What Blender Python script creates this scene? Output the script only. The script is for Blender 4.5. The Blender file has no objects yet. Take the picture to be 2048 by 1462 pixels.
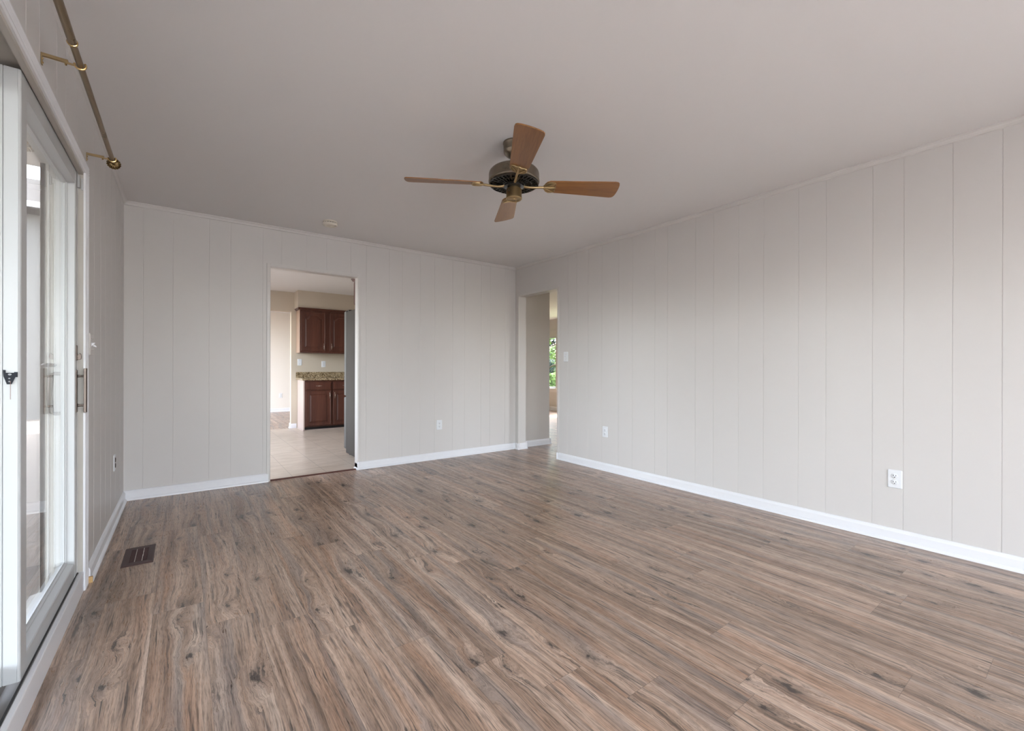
import bpy, bmesh, math, random
from mathutils import Vector, Matrix
PI = math.pi
scene = bpy.context.scene
COL = scene.collection

# ------------------------------------------------------------------ camera
YAW, PITCH, ROLL, CAMH = 0.6403, -0.0009, 0.0025, 1.0854
cam_d = bpy.data.cameras.new('camera')
cam_d.sensor_width = 36.0
cam_d.lens = 36.0 * 882.4239 / 2048
cam_d.shift_y = 6.3911 / 2048
cam_d.clip_start = 0.02
cam = bpy.data.objects.new('camera', cam_d)
COL.objects.link(cam)
fw = Vector((math.sin(YAW) * math.cos(PITCH), math.cos(YAW) * math.cos(PITCH), math.sin(PITCH)))
rt0 = Vector((math.cos(YAW), -math.sin(YAW), 0))
up0 = rt0.cross(fw)
rt = rt0 * math.cos(ROLL) + up0 * math.sin(ROLL)
up = up0 * math.cos(ROLL) - rt0 * math.sin(ROLL)
cam.matrix_world = Matrix(((rt.x, up.x, -fw.x, 0), (rt.y, up.y, -fw.y, 0), (rt.z, up.z, -fw.z, CAMH), (0, 0, 0, 1)))
scene.camera = cam

# ------------------------------------------------------------------ world, sun, exposure
scene.view_settings.view_transform = 'Standard'
scene.view_settings.look = 'None'
scene.view_settings.gamma = 1.0
scene.view_settings.use_curve_mapping = False
scene.view_settings.exposure = 2.02

world = bpy.data.worlds.new('world')
scene.world = world
world.use_nodes = True
wn = world.node_tree
wn.nodes.clear()
w_out = wn.nodes.new('ShaderNodeOutputWorld')
w_bg = wn.nodes.new('ShaderNodeBackground')
w_sky = wn.nodes.new('ShaderNodeTexSky')
w_sky.sky_type = 'NISHITA'
w_sky.sun_disc = False
w_sky.sun_elevation = math.radians(58)
w_sky.sun_rotation = math.radians(75)
w_sky.air_density = 1.0
w_sky.dust_density = 2.0
w_hs = wn.nodes.new('ShaderNodeHueSaturation')
w_hs.inputs['Saturation'].default_value = 0.4
wn.links.new(w_sky.outputs[0], w_hs.inputs['Color'])
wn.links.new(w_hs.outputs[0], w_bg.inputs['Color'])
wn.links.new(w_bg.outputs[0], w_out.inputs['Surface'])
w_bg.inputs['Strength'].default_value = 1.0

sun_d = bpy.data.lights.new('sun', 'SUN')
sun_d.energy = 6.5
sun_d.angle = math.radians(0.6)
sun_d.color = (1.0, 0.97, 0.92)
sun = bpy.data.objects.new('sun', sun_d)
COL.objects.link(sun)
sun.location = (20, 16, 20)
sun.rotation_euler = Vector((-1.0, -0.35, -1.75)).to_track_quat('-Z', 'Y').to_euler()


def portal(name, loc, normal, sx, sy):
    """sampling portal in a window opening (gives no light of its own)"""
    d = bpy.data.lights.new(name, 'AREA')
    d.shape = 'RECTANGLE'
    d.size, d.size_y = sx, sy
    d.cycles.is_portal = True
    o = bpy.data.objects.new(name, d)
    COL.objects.link(o)
    o.location = loc
    o.rotation_euler = Vector(normal).to_track_quat('-Z', 'Z').to_euler()
    return o


try:
    scene.cycles.max_bounces = 14
    scene.cycles.diffuse_bounces = 9
    scene.cycles.glossy_bounces = 5
    scene.cycles.transmission_bounces = 6
    scene.cycles.transparent_max_bounces = 12
    scene.cycles.caustics_reflective = False
    scene.cycles.caustics_refractive = False
    scene.cycles.sample_clamp_indirect = 6.0
    scene.cycles.use_denoising = True
except Exception:
    pass

# room constants
XL, XR, YB, H = -0.389, 3.602, 4.76, 2.44
YR = -2.70                     # wall behind the camera
KW = 0.09                      # wall between room and kitchen
KY = 8.715                     # kitchen far wall
LX = 7.665                     # living room window wall
LH = 2.355
DY = 12.15                     # dining room far wall

portal('sky_portal_patio', (-0.56, 2.03, 1.05), (1, 0, 0), 1.86, 1.95)
portal('sky_portal_rear', (1.30, YR - 0.10, 1.22), (0, 1, 0), 2.8, 2.3)
portal('sky_portal_kitchen', (-0.60, 6.7, 1.40), (1, 0, 0), 3.0, 1.6)
portal('sky_portal_dining', (-0.60, 10.5, 1.22), (1, 0, 0), 3.0, 2.24)
portal('sky_portal_living_added', (LX + 0.12, 7.32, 1.25), (-1, 0, 0), 1.25, 1.7)  # unseen opening, added to brighten the living room
portal('sky_portal_hall_added', (LX + 0.12, 1.1, 1.35), (-1, 0, 0), 1.4, 1.5)  # unseen opening, added to brighten the hall partition
portal('sky_portal_living', (LX + 0.12, 8.92, 1.24), (-1, 0, 0), 1.06, 1.32)

# ------------------------------------------------------------------ material helpers
MATS = {}


def new_mat(name):
    m = bpy.data.materials.new(name)
    m.use_nodes = True
    nt = m.node_tree
    b = nt.nodes['Principled BSDF']
    MATS[name] = m
    return m, nt, b


def L(nt, a, b):
    nt.links.new(a, b)


def mth(nt, op, a=None, b=None, clamp=False):
    n = nt.nodes.new('ShaderNodeMath')
    n.operation = op
    n.use_clamp = clamp
    for i, v in enumerate((a, b)):
        if v is None:
            continue
        if isinstance(v, (int, float)):
            n.inputs[i].default_value = v
        else:
            nt.links.new(v, n.inputs[i])
    return n.outputs[0]


def mixc(nt, fac, a, b, mode='MIX'):
    n = nt.nodes.new('ShaderNodeMix')
    n.data_type = 'RGBA'
    n.blend_type = mode
    for sock, v in ((n.inputs[0], fac), (n.inputs[6], a), (n.inputs[7], b)):
        if isinstance(v, (int, float)):
            sock.default_value = v
        elif isinstance(v, tuple):
            sock.default_value = v if len(v) == 4 else (*v, 1)
        else:
            nt.links.new(v, sock)
    return n.outputs[2]


def ramp(nt, fac, stops):
    n = nt.nodes.new('ShaderNodeValToRGB')
    el = n.color_ramp.elements
    while len(el) < len(stops):
        el.new(0.5)
    for e, (p, c) in zip(el, stops):
        e.position = p
        e.color = c if isinstance(c, tuple) and len(c) == 4 else ((*c, 1) if isinstance(c, tuple) else (c, c, c, 1))
    nt.links.new(fac, n.inputs[0])
    return n.outputs[0]


def coords(nt, kind='Object', scale=(1, 1, 1), loc=(0, 0, 0), rot=(0, 0, 0)):
    tc = nt.nodes.new('ShaderNodeTexCoord')
    mp = nt.nodes.new('ShaderNodeMapping')
    mp.inputs['Scale'].default_value = scale
    mp.inputs['Location'].default_value = loc
    mp.inputs['Rotation'].default_value = rot
    nt.links.new(tc.outputs[kind], mp.inputs[0])
    return mp.outputs[0]


def noise(nt, vec, scale, detail=4, rough=0.55, dist=0.0):
    n = nt.nodes.new('ShaderNodeTexNoise')
    n.inputs['Scale'].default_value = scale
    n.inputs['Detail'].default_value = detail
    n.inputs['Roughness'].default_value = rough
    n.inputs['Distortion'].default_value = dist
    nt.links.new(vec, n.inputs['Vector'])
    return n.outputs[0]


def bump(nt, b, h, strength=0.2, dist=0.002):
    n = nt.nodes.new('ShaderNodeBump')
    n.inputs['Strength'].default_value = strength
    n.inputs['Distance'].default_value = dist
    nt.links.new(h, n.inputs['Height'])
    nt.links.new(n.outputs[0], b.inputs['Normal'])


def paint(name, c, rough=0.5, spec=0.4, var=0.03, nscale=3.0, grain=0.0):
    m, nt, b = new_mat(name)
    v = coords(nt, 'Object')
    n = noise(nt, v, nscale, 3)
    col = mixc(nt, n, tuple(x * (1 - var) for x in c), tuple(min(1, x * (1 + var)) for x in c))
    L(nt, col, b.inputs['Base Color'])
    b.inputs['Roughness'].default_value = rough
    b.inputs['Specular IOR Level'].default_value = spec
    if grain:
        g = noise(nt, v, 260, 3)
        bump(nt, b, g, grain, 0.001)
    return m


def metal(name, c, rough=0.3, var=0.15, nscale=30, stretch=(1, 1, 1), bscale=None):
    m, nt, b = new_mat(name)
    v = coords(nt, 'Object', stretch)
    n = noise(nt, v, nscale, 4)
    col = mixc(nt, n, tuple(x * (1 - var) for x in c), tuple(min(1, x * (1 + var)) for x in c))
    L(nt, col, b.inputs['Base Color'])
    b.inputs['Metallic'].default_value = 1.0
    r = ramp(nt, n, [(0.3, rough * 0.8), (0.7, min(1, rough * 1.25))])
    L(nt, r, b.inputs['Roughness'])
    return m


def wood(name, dark, light, rough=0.35, axis='X', scale=9.0, coat=0.0, line=0.4):
    m, nt, b = new_mat(name)
    st = {'X': (0.07, 1, 1), 'Y': (1, 0.07, 1), 'Z': (1, 1, 0.07)}[axis]
    v = coords(nt, 'Object', st)
    n1 = noise(nt, v, scale, 6, 0.6, 0.6)
    n2 = noise(nt, v, scale * 9, 4, 0.6)
    f = mth(nt, 'ADD', mth(nt, 'MULTIPLY', n1, 1 - line), mth(nt, 'MULTIPLY', n2, line))
    col = ramp(nt, f, [(0.33, dark), (0.66, light)])
    L(nt, col, b.inputs['Base Color'])
    b.inputs['Roughness'].default_value = rough
    b.inputs['Coat Weight'].default_value = coat
    b.inputs['Coat Roughness'].default_value = 0.15
    bump(nt, b, n2, 0.08, 0.001)
    return m


def glass_mat(name, tint=(0.97, 0.98, 0.975)):
    """clear sheet glass: Schlick reflection over straight-through transmission"""
    m = bpy.data.materials.new(name)
    m.use_nodes = True
    MATS[name] = m
    nt = m.node_tree
    nt.nodes.clear()
    out = nt.nodes.new('ShaderNodeOutputMaterial')
    tr = nt.nodes.new('ShaderNodeBsdfTransparent')
    tr.inputs[0].default_value = (*tint, 1)
    gl = nt.nodes.new('ShaderNodeBsdfGlossy')
    gl.inputs['Roughness'].default_value = 0.0
    gl.inputs['Color'].default_value = (1, 1, 1, 1)
    geo = nt.nodes.new('ShaderNodeNewGeometry')
    dot = nt.nodes.new('ShaderNodeVectorMath')
    dot.operation = 'DOT_PRODUCT'
    L(nt, geo.outputs['Normal'], dot.inputs[0])
    L(nt, geo.outputs['Incoming'], dot.inputs[1])
    c = mth(nt, 'ABSOLUTE', dot.outputs['Value'])
    p = mth(nt, 'POWER', mth(nt, 'SUBTRACT', 1.0, c, True), 5.0)
    fr = mth(nt, 'ADD', mth(nt, 'MULTIPLY', p, 0.96), 0.04, True)
    mx = nt.nodes.new('ShaderNodeMixShader')
    L(nt, fr, mx.inputs[0])
    L(nt, tr.outputs[0], mx.inputs[1])
    L(nt, gl.outputs[0], mx.inputs[2])
    L(nt, mx.outputs[0], out.inputs['Surface'])
    return m


# ------------------------------------------------------------------ materials
WALL = paint('wall_paint', (0.58, 0.562, 0.55), 0.42, 0.4, 0.012, 2.0)
CEIL = paint('ceiling_paint', (0.69, 0.68, 0.68), 0.8, 0.2, 0.01, 1.5)
TRIMW = paint('white_trim_paint', (0.73, 0.74, 0.77), 0.3, 0.5, 0.01)
CASE = paint('casing_paint', (0.585, 0.565, 0.55), 0.35, 0.5, 0.01)
VINYL = paint('white_vinyl', (0.46, 0.47, 0.475), 0.3, 0.5, 0.015, 6)
CREAM = paint('aged_cream_frame', (0.45, 0.425, 0.385), 0.45, 0.4, 0.08, 9)
CHANNEL = paint('grey_channel', (0.33, 0.31, 0.29), 0.5, 0.3, 0.05, 9)
DARKGAP = paint('dark_gap_shade', (0.03, 0.03, 0.03), 0.6, 0.3)  # painted shade for the narrow gap in the door track
KWALL = paint('tan_kitchen_paint', (0.52, 0.455, 0.37), 0.55, 0.35, 0.012)
DWALL = paint('dining_paint', (0.74, 0.70, 0.65), 0.6, 0.3, 0.012)
LWALL = paint('living_paint', (0.54, 0.515, 0.49), 0.6, 0.3, 0.012)
PLATE = paint('white_plate_plastic', (0.70, 0.72, 0.75), 0.3, 0.5, 0.01)
DARKSOCK = paint('dark_brown_socket', (0.05, 0.035, 0.03), 0.4, 0.4)
SLOT = paint('dark_slot', (0.02, 0.02, 0.02), 0.7, 0.2)
IVORY = paint('ivory_plastic', (0.66, 0.62, 0.54), 0.4, 0.4, 0.02, 12)
BRASS = metal('antique_brass', (0.42, 0.31, 0.165), 0.42, 0.25, 25)
BRASSD = metal('dark_antique_brass', (0.235, 0.195, 0.15), 0.34, 0.25, 18)
RODB = metal('brushed_brass_tube', (0.27, 0.20, 0.125), 0.3, 0.04, 6)
BRONZED = metal('blackened_bronze', (0.075, 0.066, 0.056), 0.28, 0.3, 25)
FINB = metal('aged_brass_finial', (0.22, 0.15, 0.07), 0.3, 0.2, 60)
BRASSB = metal('bright_brass', (0.62, 0.44, 0.20), 0.25, 0.15, 25)
BRONZE = metal('worn_bronze', (0.125, 0.10, 0.087), 0.42, 0.3, 40)
FANBLK = paint('black_enamel', (0.02, 0.019, 0.018), 0.25, 0.6)
CHROME = metal('satin_nickel', (0.62, 0.58, 0.53), 0.25, 0.1, 20)
STEEL = paint('grey_fridge_side', (0.072, 0.065, 0.058), 0.75, 0.04, 0.12, 5)
VENTB = paint('brown_vent_enamel', (0.070, 0.040, 0.038), 0.5, 0.35, 0.08, 20)
FRIDGE_EDGE = paint('fridge_door_edge', (0.11, 0.105, 0.098), 0.5, 0.2)
BLADEW = wood('oak_blade', (0.145, 0.056, 0.012), (0.30, 0.13, 0.032), 0.38, 'X', 14, 0.15)
CHERRY = wood('cherry_cabinet', (0.045, 0.013, 0.008), (0.105, 0.034, 0.020), 0.42, 'Z', 8, 0.0)
CHERRYE = wood('pale_cabinet_side', (0.30, 0.19, 0.13), (0.42, 0.29, 0.21), 0.35, 'Z', 8, 0.2)  # side panel tone, paler than the carcass
BASEEND = wood('lit_cabinet_end', (0.42, 0.33, 0.29), (0.52, 0.43, 0.39), 0.4, 'Z', 6, 0.1)  # light reflecting off the end panel is put into this colour
TOEK = paint('black_toe_kick', (0.012, 0.011, 0.013), 0.4, 0.4)
REDWOOD = wood('reddish_threshold_wood', (0.060, 0.020, 0.014), (0.10, 0.036, 0.026), 0.4, 'X', 8)
RAWWOOD = wood('raw_yellow_wood', (0.45, 0.27, 0.10), (0.62, 0.42, 0.2), 0.6, 'Y', 30)
BLACKM = paint('black_painted_metal', (0.010, 0.012, 0.018), 0.5, 0.2, 0.05)
BEAD_R = paint('rust_bead', (0.22, 0.115, 0.09), 0.4, 0.5)
ROOFT = paint('grey_roof_shingle', (0.06, 0.056, 0.054), 0.9, 0.1, 0.15, 5)
SIDING = paint('pale_siding', (0.15, 0.145, 0.137), 0.7, 0.2, 0.03, 2)
GLASS = glass_mat('sheet_glass')
GLASSW = glass_mat('window_sheet_glass', (0.93, 0.97, 0.98))


def granite():
    m, nt, b = new_mat('speckled_granite')
    v = coords(nt, 'Object')
    vo = nt.nodes.new('ShaderNodeTexVoronoi')
    vo.inputs['Scale'].default_value = 120
    L(nt, v, vo.inputs['Vector'])
    sep = nt.nodes.new('ShaderNodeSeparateColor')
    L(nt, vo.outputs['Color'], sep.inputs[0])
    n = noise(nt, v, 60, 5)
    f = mth(nt, 'ADD', mth(nt, 'MULTIPLY', sep.outputs[0], 0.6), mth(nt, 'MULTIPLY', n, 0.4))
    col = ramp(nt, f, [(0.22, (0.035, 0.024, 0.014)), (0.38, (0.17, 0.115, 0.06)), (0.55, (0.30, 0.22, 0.125)), (0.8, (0.50, 0.41, 0.28))])
    L(nt, col, b.inputs['Base Color'])
    b.inputs['Roughness'].default_value = 0.15
    return m


GRANITE = granite()


def tile_mat():
    m, nt, b = new_mat('beige_ceramic_tile')
    v = coords(nt, 'Object')
    sep = nt.nodes.new('ShaderNodeSeparateXYZ')
    L(nt, v, sep.inputs[0])
    T = 0.322
    gx = mth(nt, 'ABSOLUTE', mth(nt, 'SUBTRACT', mth(nt, 'FRACT', mth(nt, 'DIVIDE', mth(nt, 'ADD', sep.outputs[0], 10 * T - 0.876 + T / 2), T)), 0.5))
    gy = mth(nt, 'ABSOLUTE', mth(nt, 'SUBTRACT', mth(nt, 'FRACT', mth(nt, 'DIVIDE', mth(nt, 'ADD', sep.outputs[1], 10 * T - 4.93), T)), 0.5))
    grout = mth(nt, 'MAXIMUM', mth(nt, 'LESS_THAN', gx, 0.008), mth(nt, 'MULTIPLY', mth(nt, 'LESS_THAN', gy, 0.006), 0.45))
    n1 = noise(nt, coords(nt, 'Object', (0.25, 1, 1)), 14, 6, 0.6, 0.5)
    n2 = noise(nt, v, 3, 3)
    c = ramp(nt, n1, [(0.3, (0.40, 0.315, 0.235)), (0.6, (0.56, 0.475, 0.385))])
    c = mixc(nt, mth(nt, 'MULTIPLY', n2, 0.3), c, (0.50, 0.42, 0.36))
    col = mixc(nt, grout, c, (0.30, 0.25, 0.20))
    L(nt, col, b.inputs['Base Color'])
    b.inputs['Roughness'].default_value = 0.3
    bump(nt, b, mth(nt, 'SUBTRACT', 1.0, grout), 0.3, 0.001)
    return m


TILE = tile_mat()


def plank_mat():
    m, nt, b = new_mat('oak_plank_floor')
    uvn = nt.nodes.new('ShaderNodeUVMap')
    uvn.uv_map = 'plank_uv'
    at = nt.nodes.new('ShaderNodeAttribute')
    at.attribute_name = 'plank'
    asep = nt.nodes.new('ShaderNodeSeparateColor')
    L(nt, at.outputs['Color'], asep.inputs[0])
    r1, r2, r3 = asep.outputs[0], asep.outputs[1], asep.outputs[2]
    us = nt.nodes.new('ShaderNodeSeparateXYZ')
    L(nt, uvn.outputs[0], us.inputs[0])
    # each plank gets its own piece of the grain
    u = mth(nt, 'ADD', us.outputs[0], mth(nt, 'MULTIPLY', r1, 37.0))
    v = mth(nt, 'ADD', us.outputs[1], mth(nt, 'MULTIPLY', r2, 53.0))

    def vec(a, sa, c, sc):
        n = nt.nodes.new('ShaderNodeCombineXYZ')
        L(nt, mth(nt, 'MULTIPLY', a, sa), n.inputs[0])
        L(nt, mth(nt, 'MULTIPLY', c, sc), n.inputs[1])
        return n.outputs[0]

    def nz(a, sa, c, sc, detail=3, rough=0.55, dist=0.0):
        n = nt.nodes.new('ShaderNodeTexNoise')
        n.noise_dimensions = '2D'
        n.inputs['Scale'].default_value = 1.0
        n.inputs['Detail'].default_value = detail
        n.inputs['Roughness'].default_value = rough
        n.inputs['Distortion'].default_value = dist
        L(nt, vec(a, sa, c, sc), n.inputs['Vector'])
        return n.outputs[0]

    def smooth(x, a, c):
        return ramp(nt, x, [(a, 0.0), (c, 1.0)])
    # knots: one candidate per cell of 17 x 48 cm
    ku = mth(nt, 'ADD', mth(nt, 'MULTIPLY', u, 6.0), mth(nt, 'MULTIPLY', nz(u, 60, v, 24, 3), 0.24))
    kv = mth(nt, 'ADD', mth(nt, 'MULTIPLY', v, 2.3), mth(nt, 'MULTIPLY', nz(u, 51, v, 26, 3), 0.20))
    kc = nt.nodes.new('ShaderNodeCombineXYZ')
    L(nt, ku, kc.inputs[0]); L(nt, kv, kc.inputs[1])
    vo = nt.nodes.new('ShaderNodeTexVoronoi')
    vo.voronoi_dimensions = '2D'
    vo.inputs['Scale'].default_value = 1.0
    L(nt, kc.outputs[0], vo.inputs['Vector'])
    vs = nt.nodes.new('ShaderNodeSeparateColor')
    L(nt, vo.outputs['Color'], vs.inputs[0])
    d = vo.outputs['Distance']
    has = mth(nt, 'GREATER_THAN', vs.outputs[0], 0.42)
    size = mth(nt, 'ADD', 0.05, mth(nt, 'MULTIPLY', mth(nt, 'POWER', vs.outputs[1], 2.0), 0.085))
    near = mth(nt, 'MULTIPLY', has, mth(nt, 'POWER', 2.718, mth(nt, 'MULTIPLY', mth(nt, 'POWER', mth(nt, 'DIVIDE', d, mth(nt, 'MULTIPLY', size, 3.2)), 2.0), -1.0)))
    # grain coordinate: bends with slow waves and runs round the knots
    bend = mth(nt, 'MULTIPLY', mth(nt, 'SUBTRACT', nz(u, 7, v, 2.2, 2), 0.5), 0.026)
    g = mth(nt, 'ADD', mth(nt, 'ADD', u, bend), mth(nt, 'MULTIPLY', near, 0.034))
    broad = nz(g, 22, v, 0.8, 3, 0.5)
    med = nz(g, 75, v, 2.6, 4, 0.6)
    fine = nz(g, 260, v, 11, 3, 0.6)
    pore = nz(g, 420, v, 26, 2, 0.5)
    # growth lines
    rings = nz(g, 150, v, 0.55, 1, 0.4)
    c = ramp(nt, broad, [(0.27, (0.225, 0.151, 0.107)), (0.42, (0.355, 0.246, 0.180)), (0.56, (0.445, 0.32, 0.242)), (0.74, (0.52, 0.395, 0.31))])
    warm = mth(nt, 'MULTIPLY', smooth(nz(g, 12, v, 0.55, 2), 0.53, 0.68), 0.55)
    c = mixc(nt, warm, c, (0.375, 0.220, 0.140))
    grey = mth(nt, 'MULTIPLY', smooth(nz(g, 13, mth(nt, 'ADD', v, 9.0), 0.7, 2), 0.55, 0.70), 0.5)
    c = mixc(nt, grey, c, (0.235, 0.205, 0.190))
    tone = mth(nt, 'ADD', 0.86, mth(nt, 'MULTIPLY', r3, 0.26))
    tcn = nt.nodes.new('ShaderNodeCombineColor')
    for i in range(3):
        L(nt, tone, tcn.inputs[i])
    c = mixc(nt, 1.0, c, tcn.outputs[0], 'MULTIPLY')
    c = mixc(nt, 0.8, c, ramp(nt, med, [(0.30, 0.68), (0.47, 0.97), (0.75, 1.12)]), 'MULTIPLY')
    c = mixc(nt, 0.75, c, ramp(nt, rings, [(0.36, 0.74), (0.47, 1.0), (0.70, 1.08)]), 'MULTIPLY')
    c = mixc(nt, 0.9, c, ramp(nt, fine, [(0.32, 0.55), (0.46, 0.98), (0.72, 1.13)]), 'MULTIPLY')
    c = mixc(nt, 0.6, c, ramp(nt, pore, [(0.30, 0.62), (0.45, 1.0), (0.75, 1.06)]), 'MULTIPLY')
    # dark mineral streaks: short spindles along the grain
    st = mth(nt, 'MULTIPLY', smooth(nz(g, 40, v, 2.6, 3, 0.55), 0.63, 0.73), 0.75)
    c = mixc(nt, st, c, (0.075, 0.060, 0.052))
    st2 = mth(nt, 'MULTIPLY', smooth(nz(g, 95, mth(nt, 'ADD', v, 4.0), 3.4, 2, 0.5), 0.66, 0.74), 0.8)
    c = mixc(nt, st2, c, (0.050, 0.042, 0.038))
    # knots: dark heart, brown halo
    core = mth(nt, 'MULTIPLY', has, mth(nt, 'SUBTRACT', 1.0, mth(nt, 'DIVIDE', d, size), True))
    halo = mth(nt, 'MULTIPLY', has, mth(nt, 'SUBTRACT', 1.0, mth(nt, 'DIVIDE', d, mth(nt, 'MULTIPLY', size, 2.6)), True))
    c = mixc(nt, mth(nt, 'MULTIPLY', smooth(halo, 0.0, 0.9), 0.62), c, (0.125, 0.095, 0.078))
    c = mixc(nt, mth(nt, 'MULTIPLY', smooth(core, 0.05, 0.55), 0.85), c, (0.040, 0.032, 0.028))
    # joints: u metres from the plank's long edge, v metres from its end
    W_ = 0.182
    du = mth(nt, 'MINIMUM', us.outputs[0], mth(nt, 'SUBTRACT', W_, us.outputs[0]))
    dv = mth(nt, 'MINIMUM', us.outputs[1], mth(nt, 'SUBTRACT', 1.22, us.outputs[1]))
    seam = mth(nt, 'MULTIPLY', mth(nt, 'SUBTRACT', 1.0, mth(nt, 'DIVIDE', mth(nt, 'MINIMUM', du, dv), 0.0016), True), 0.55)
    c = mixc(nt, seam, c, (0.085, 0.066, 0.055))
    L(nt, c, b.inputs['Base Color'])
    L(nt, ramp(nt, fine, [(0.3, 0.36), (0.7, 0.26)]), b.inputs['Roughness'])
    b.inputs['Specular IOR Level'].default_value = 0.5
    hh = mth(nt, 'SUBTRACT', mth(nt, 'ADD', mth(nt, 'MULTIPLY', fine, 0.5), mth(nt, 'MULTIPLY', pore, 0.3)), seam)
    bump(nt, b, hh, 0.10, 0.001)
    return m


PLANK = plank_mat()


def leaf_mat(name, c1, c2, trans=0.35):
    m = bpy.data.materials.new(name)
    m.use_nodes = True
    MATS[name] = m
    nt = m.node_tree
    b = nt.nodes['Principled BSDF']
    n = noise(nt, coords(nt, 'Object'), 1.6, 3)
    col = ramp(nt, n, [(0.35, c1), (0.65, c2)])
    L(nt, col, b.inputs['Base Color'])
    b.inputs['Roughness'].default_value = 0.6
    t = nt.nodes.new('ShaderNodeBsdfTranslucent')
    L(nt, col, t.inputs[0])
    mx = nt.nodes.new('ShaderNodeMixShader')
    mx.inputs[0].default_value = trans
    out = [x for x in nt.nodes if x.type == 'OUTPUT_MATERIAL'][0]
    L(nt, b.outputs[0], mx.inputs[1]); L(nt, t.outputs[0], mx.inputs[2])
    L(nt, mx.outputs[0], out.inputs['Surface'])
    return m


LEAF_Y = leaf_mat('bright_leaf', (0.09, 0.155, 0.03), (0.17, 0.24, 0.06), 0.4)
LEAF_D = leaf_mat('dark_leaf', (0.035, 0.06, 0.05), (0.06, 0.09, 0.075), 0.25)
BARK = paint('bark', (0.09, 0.065, 0.05), 0.9, 0.1, 0.2, 12)
YARD_BOUNCE = paint('bounce_yard', (0.50, 0.49, 0.475), 0.9, 0.1, 0.1, 4)  # unseen ground, made pale to bounce sunlight up to the ceiling
DECK = paint('weathered_deck', (0.16, 0.14, 0.125), 0.85, 0.1, 0.1, 4)
GRASS = paint('lawn_green', (0.10, 0.125, 0.06), 0.9, 0.1, 0.25, 3)
PATIO = paint('concrete_patio', (0.50, 0.48, 0.45), 0.85, 0.1, 0.06, 4)


# ------------------------------------------------------------------ mesh helpers
def bx(bm, x0, y0, z0, x1, y1, z1):
    vs = [bm.verts.new(p) for p in ((x0, y0, z0), (x1, y0, z0), (x1, y1, z0), (x0, y1, z0), (x0, y0, z1), (x1, y0, z1), (x1, y1, z1), (x0, y1, z1))]
    for f in ((3, 2, 1, 0), (4, 5, 6, 7), (0, 1, 5, 4), (1, 2, 6, 5), (2, 3, 7, 6), (3, 0, 4, 7)):
        bm.faces.new([vs[i] for i in f])
    return vs


def prism(bm, prof, a, b, fn):
    """extrude closed 2-D profile from a to b; fn(u, v, t) -> point"""
    r0 = [bm.verts.new(fn(u, v, a)) for u, v in prof]
    r1 = [bm.verts.new(fn(u, v, b)) for u, v in prof]
    n = len(prof)
    for i in range(n):
        j = (i + 1) % n
        bm.faces.new((r0[i], r0[j], r1[j], r1[i]))
    bm.faces.new(r0[::-1])
    bm.faces.new(r1)


def lathe(bm, prof, n=32, M=None, cap=True):
    """revolve (r, z) profile round z"""
    M = M or Matrix.Identity(4)
    rings = []
    for r, z in prof:
        if r < 1e-6:
            rings.append([bm.verts.new(M @ Vector((0, 0, z)))])
        else:
            rings.append([bm.verts.new(M @ Vector((r * math.cos(2 * PI * k / n), r * math.sin(2 * PI * k / n), z))) for k in range(n)])
    for a, b in zip(rings, rings[1:]):
        for k in range(n):
            k2 = (k + 1) % n
            if len(a) == 1 and len(b) == 1:
                continue
            if len(a) == 1:
                bm.faces.new((a[0], b[k], b[k2]))
            elif len(b) == 1:
                bm.faces.new((a[k], a[k2], b[0]))
            else:
                bm.faces.new((a[k], a[k2], b[k2], b[k]))
    if cap:
        for rg, rev in ((rings[0], True), (rings[-1], False)):
            if len(rg) > 1:
                bm.faces.new(rg[::-1] if rev else rg)


def tube(bm, pts, r, n=10):
    pts = [Vector(p) for p in pts]
    rs = r if isinstance(r, (list, tuple)) else [r] * len(pts)
    prev = None
    ref = None
    rings = []
    for i, p in enumerate(pts):
        t = (pts[min(i + 1, len(pts) - 1)] - pts[max(i - 1, 0)]).normalized()
        if ref is None:
            ref = t.orthogonal().normalized()
        ref = (ref - t * ref.dot(t)).normalized()
        b2 = t.cross(ref)
        rings.append([bm.verts.new(p + (ref * math.cos(2 * PI * k / n) + b2 * math.sin(2 * PI * k / n)) * rs[i]) for k in range(n)])
    for a, b in zip(rings, rings[1:]):
        for k in range(n):
            bm.faces.new((a[k], a[(k + 1) % n], b[(k + 1) % n], b[k]))
    bm.faces.new(rings[0][::-1])
    bm.faces.new(rings[-1])


def obj(name, bm, mat, parent=None, smooth=False, bevel=0.0, seg=2):
    bmesh.ops.recalc_face_normals(bm, faces=bm.faces)
    me = bpy.data.meshes.new(name)
    bm.to_mesh(me)
    bm.free()
    for m in (mat if isinstance(mat, (list, tuple)) else [mat]):
        me.materials.append(m)
    if smooth:
        for p in me.polygons:
            p.use_smooth = True
        try:
            me.set_sharp_from_angle(angle=math.radians(40))
        except Exception:
            pass
    o = bpy.data.objects.new(name, me)
    COL.objects.link(o)
    if parent is not None:
        o.parent = parent
    if bevel:
        md = o.modifiers.new('bevel', 'BEVEL')
        md.width = bevel
        md.segments = seg
        md.limit_method = 'ANGLE'
        md.angle_limit = math.radians(40)
    return o


def NB():
    return bmesh.new()


def boxobj(name, dims, mat, parent=None, bevel=0.0):
    bm = NB()
    bx(bm, *dims)
    return obj(name, bm, mat, parent, False, bevel)


def thing(name, label, cat, loc=(0, 0, 0), rotz=0.0, group=None, kind=None):
    o = bpy.data.objects.new(name, None)
    o.empty_display_size = 0.1
    COL.objects.link(o)
    o.location = loc
    o.rotation_euler = (0, 0, rotz)
    return tag(o, label, cat, group, kind)


def tag(o, label, cat, group=None, kind=None):
    o['label'] = label
    o['category'] = cat
    if group:
        o['group'] = group
    if kind:
        o['kind'] = kind
    return o


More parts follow.
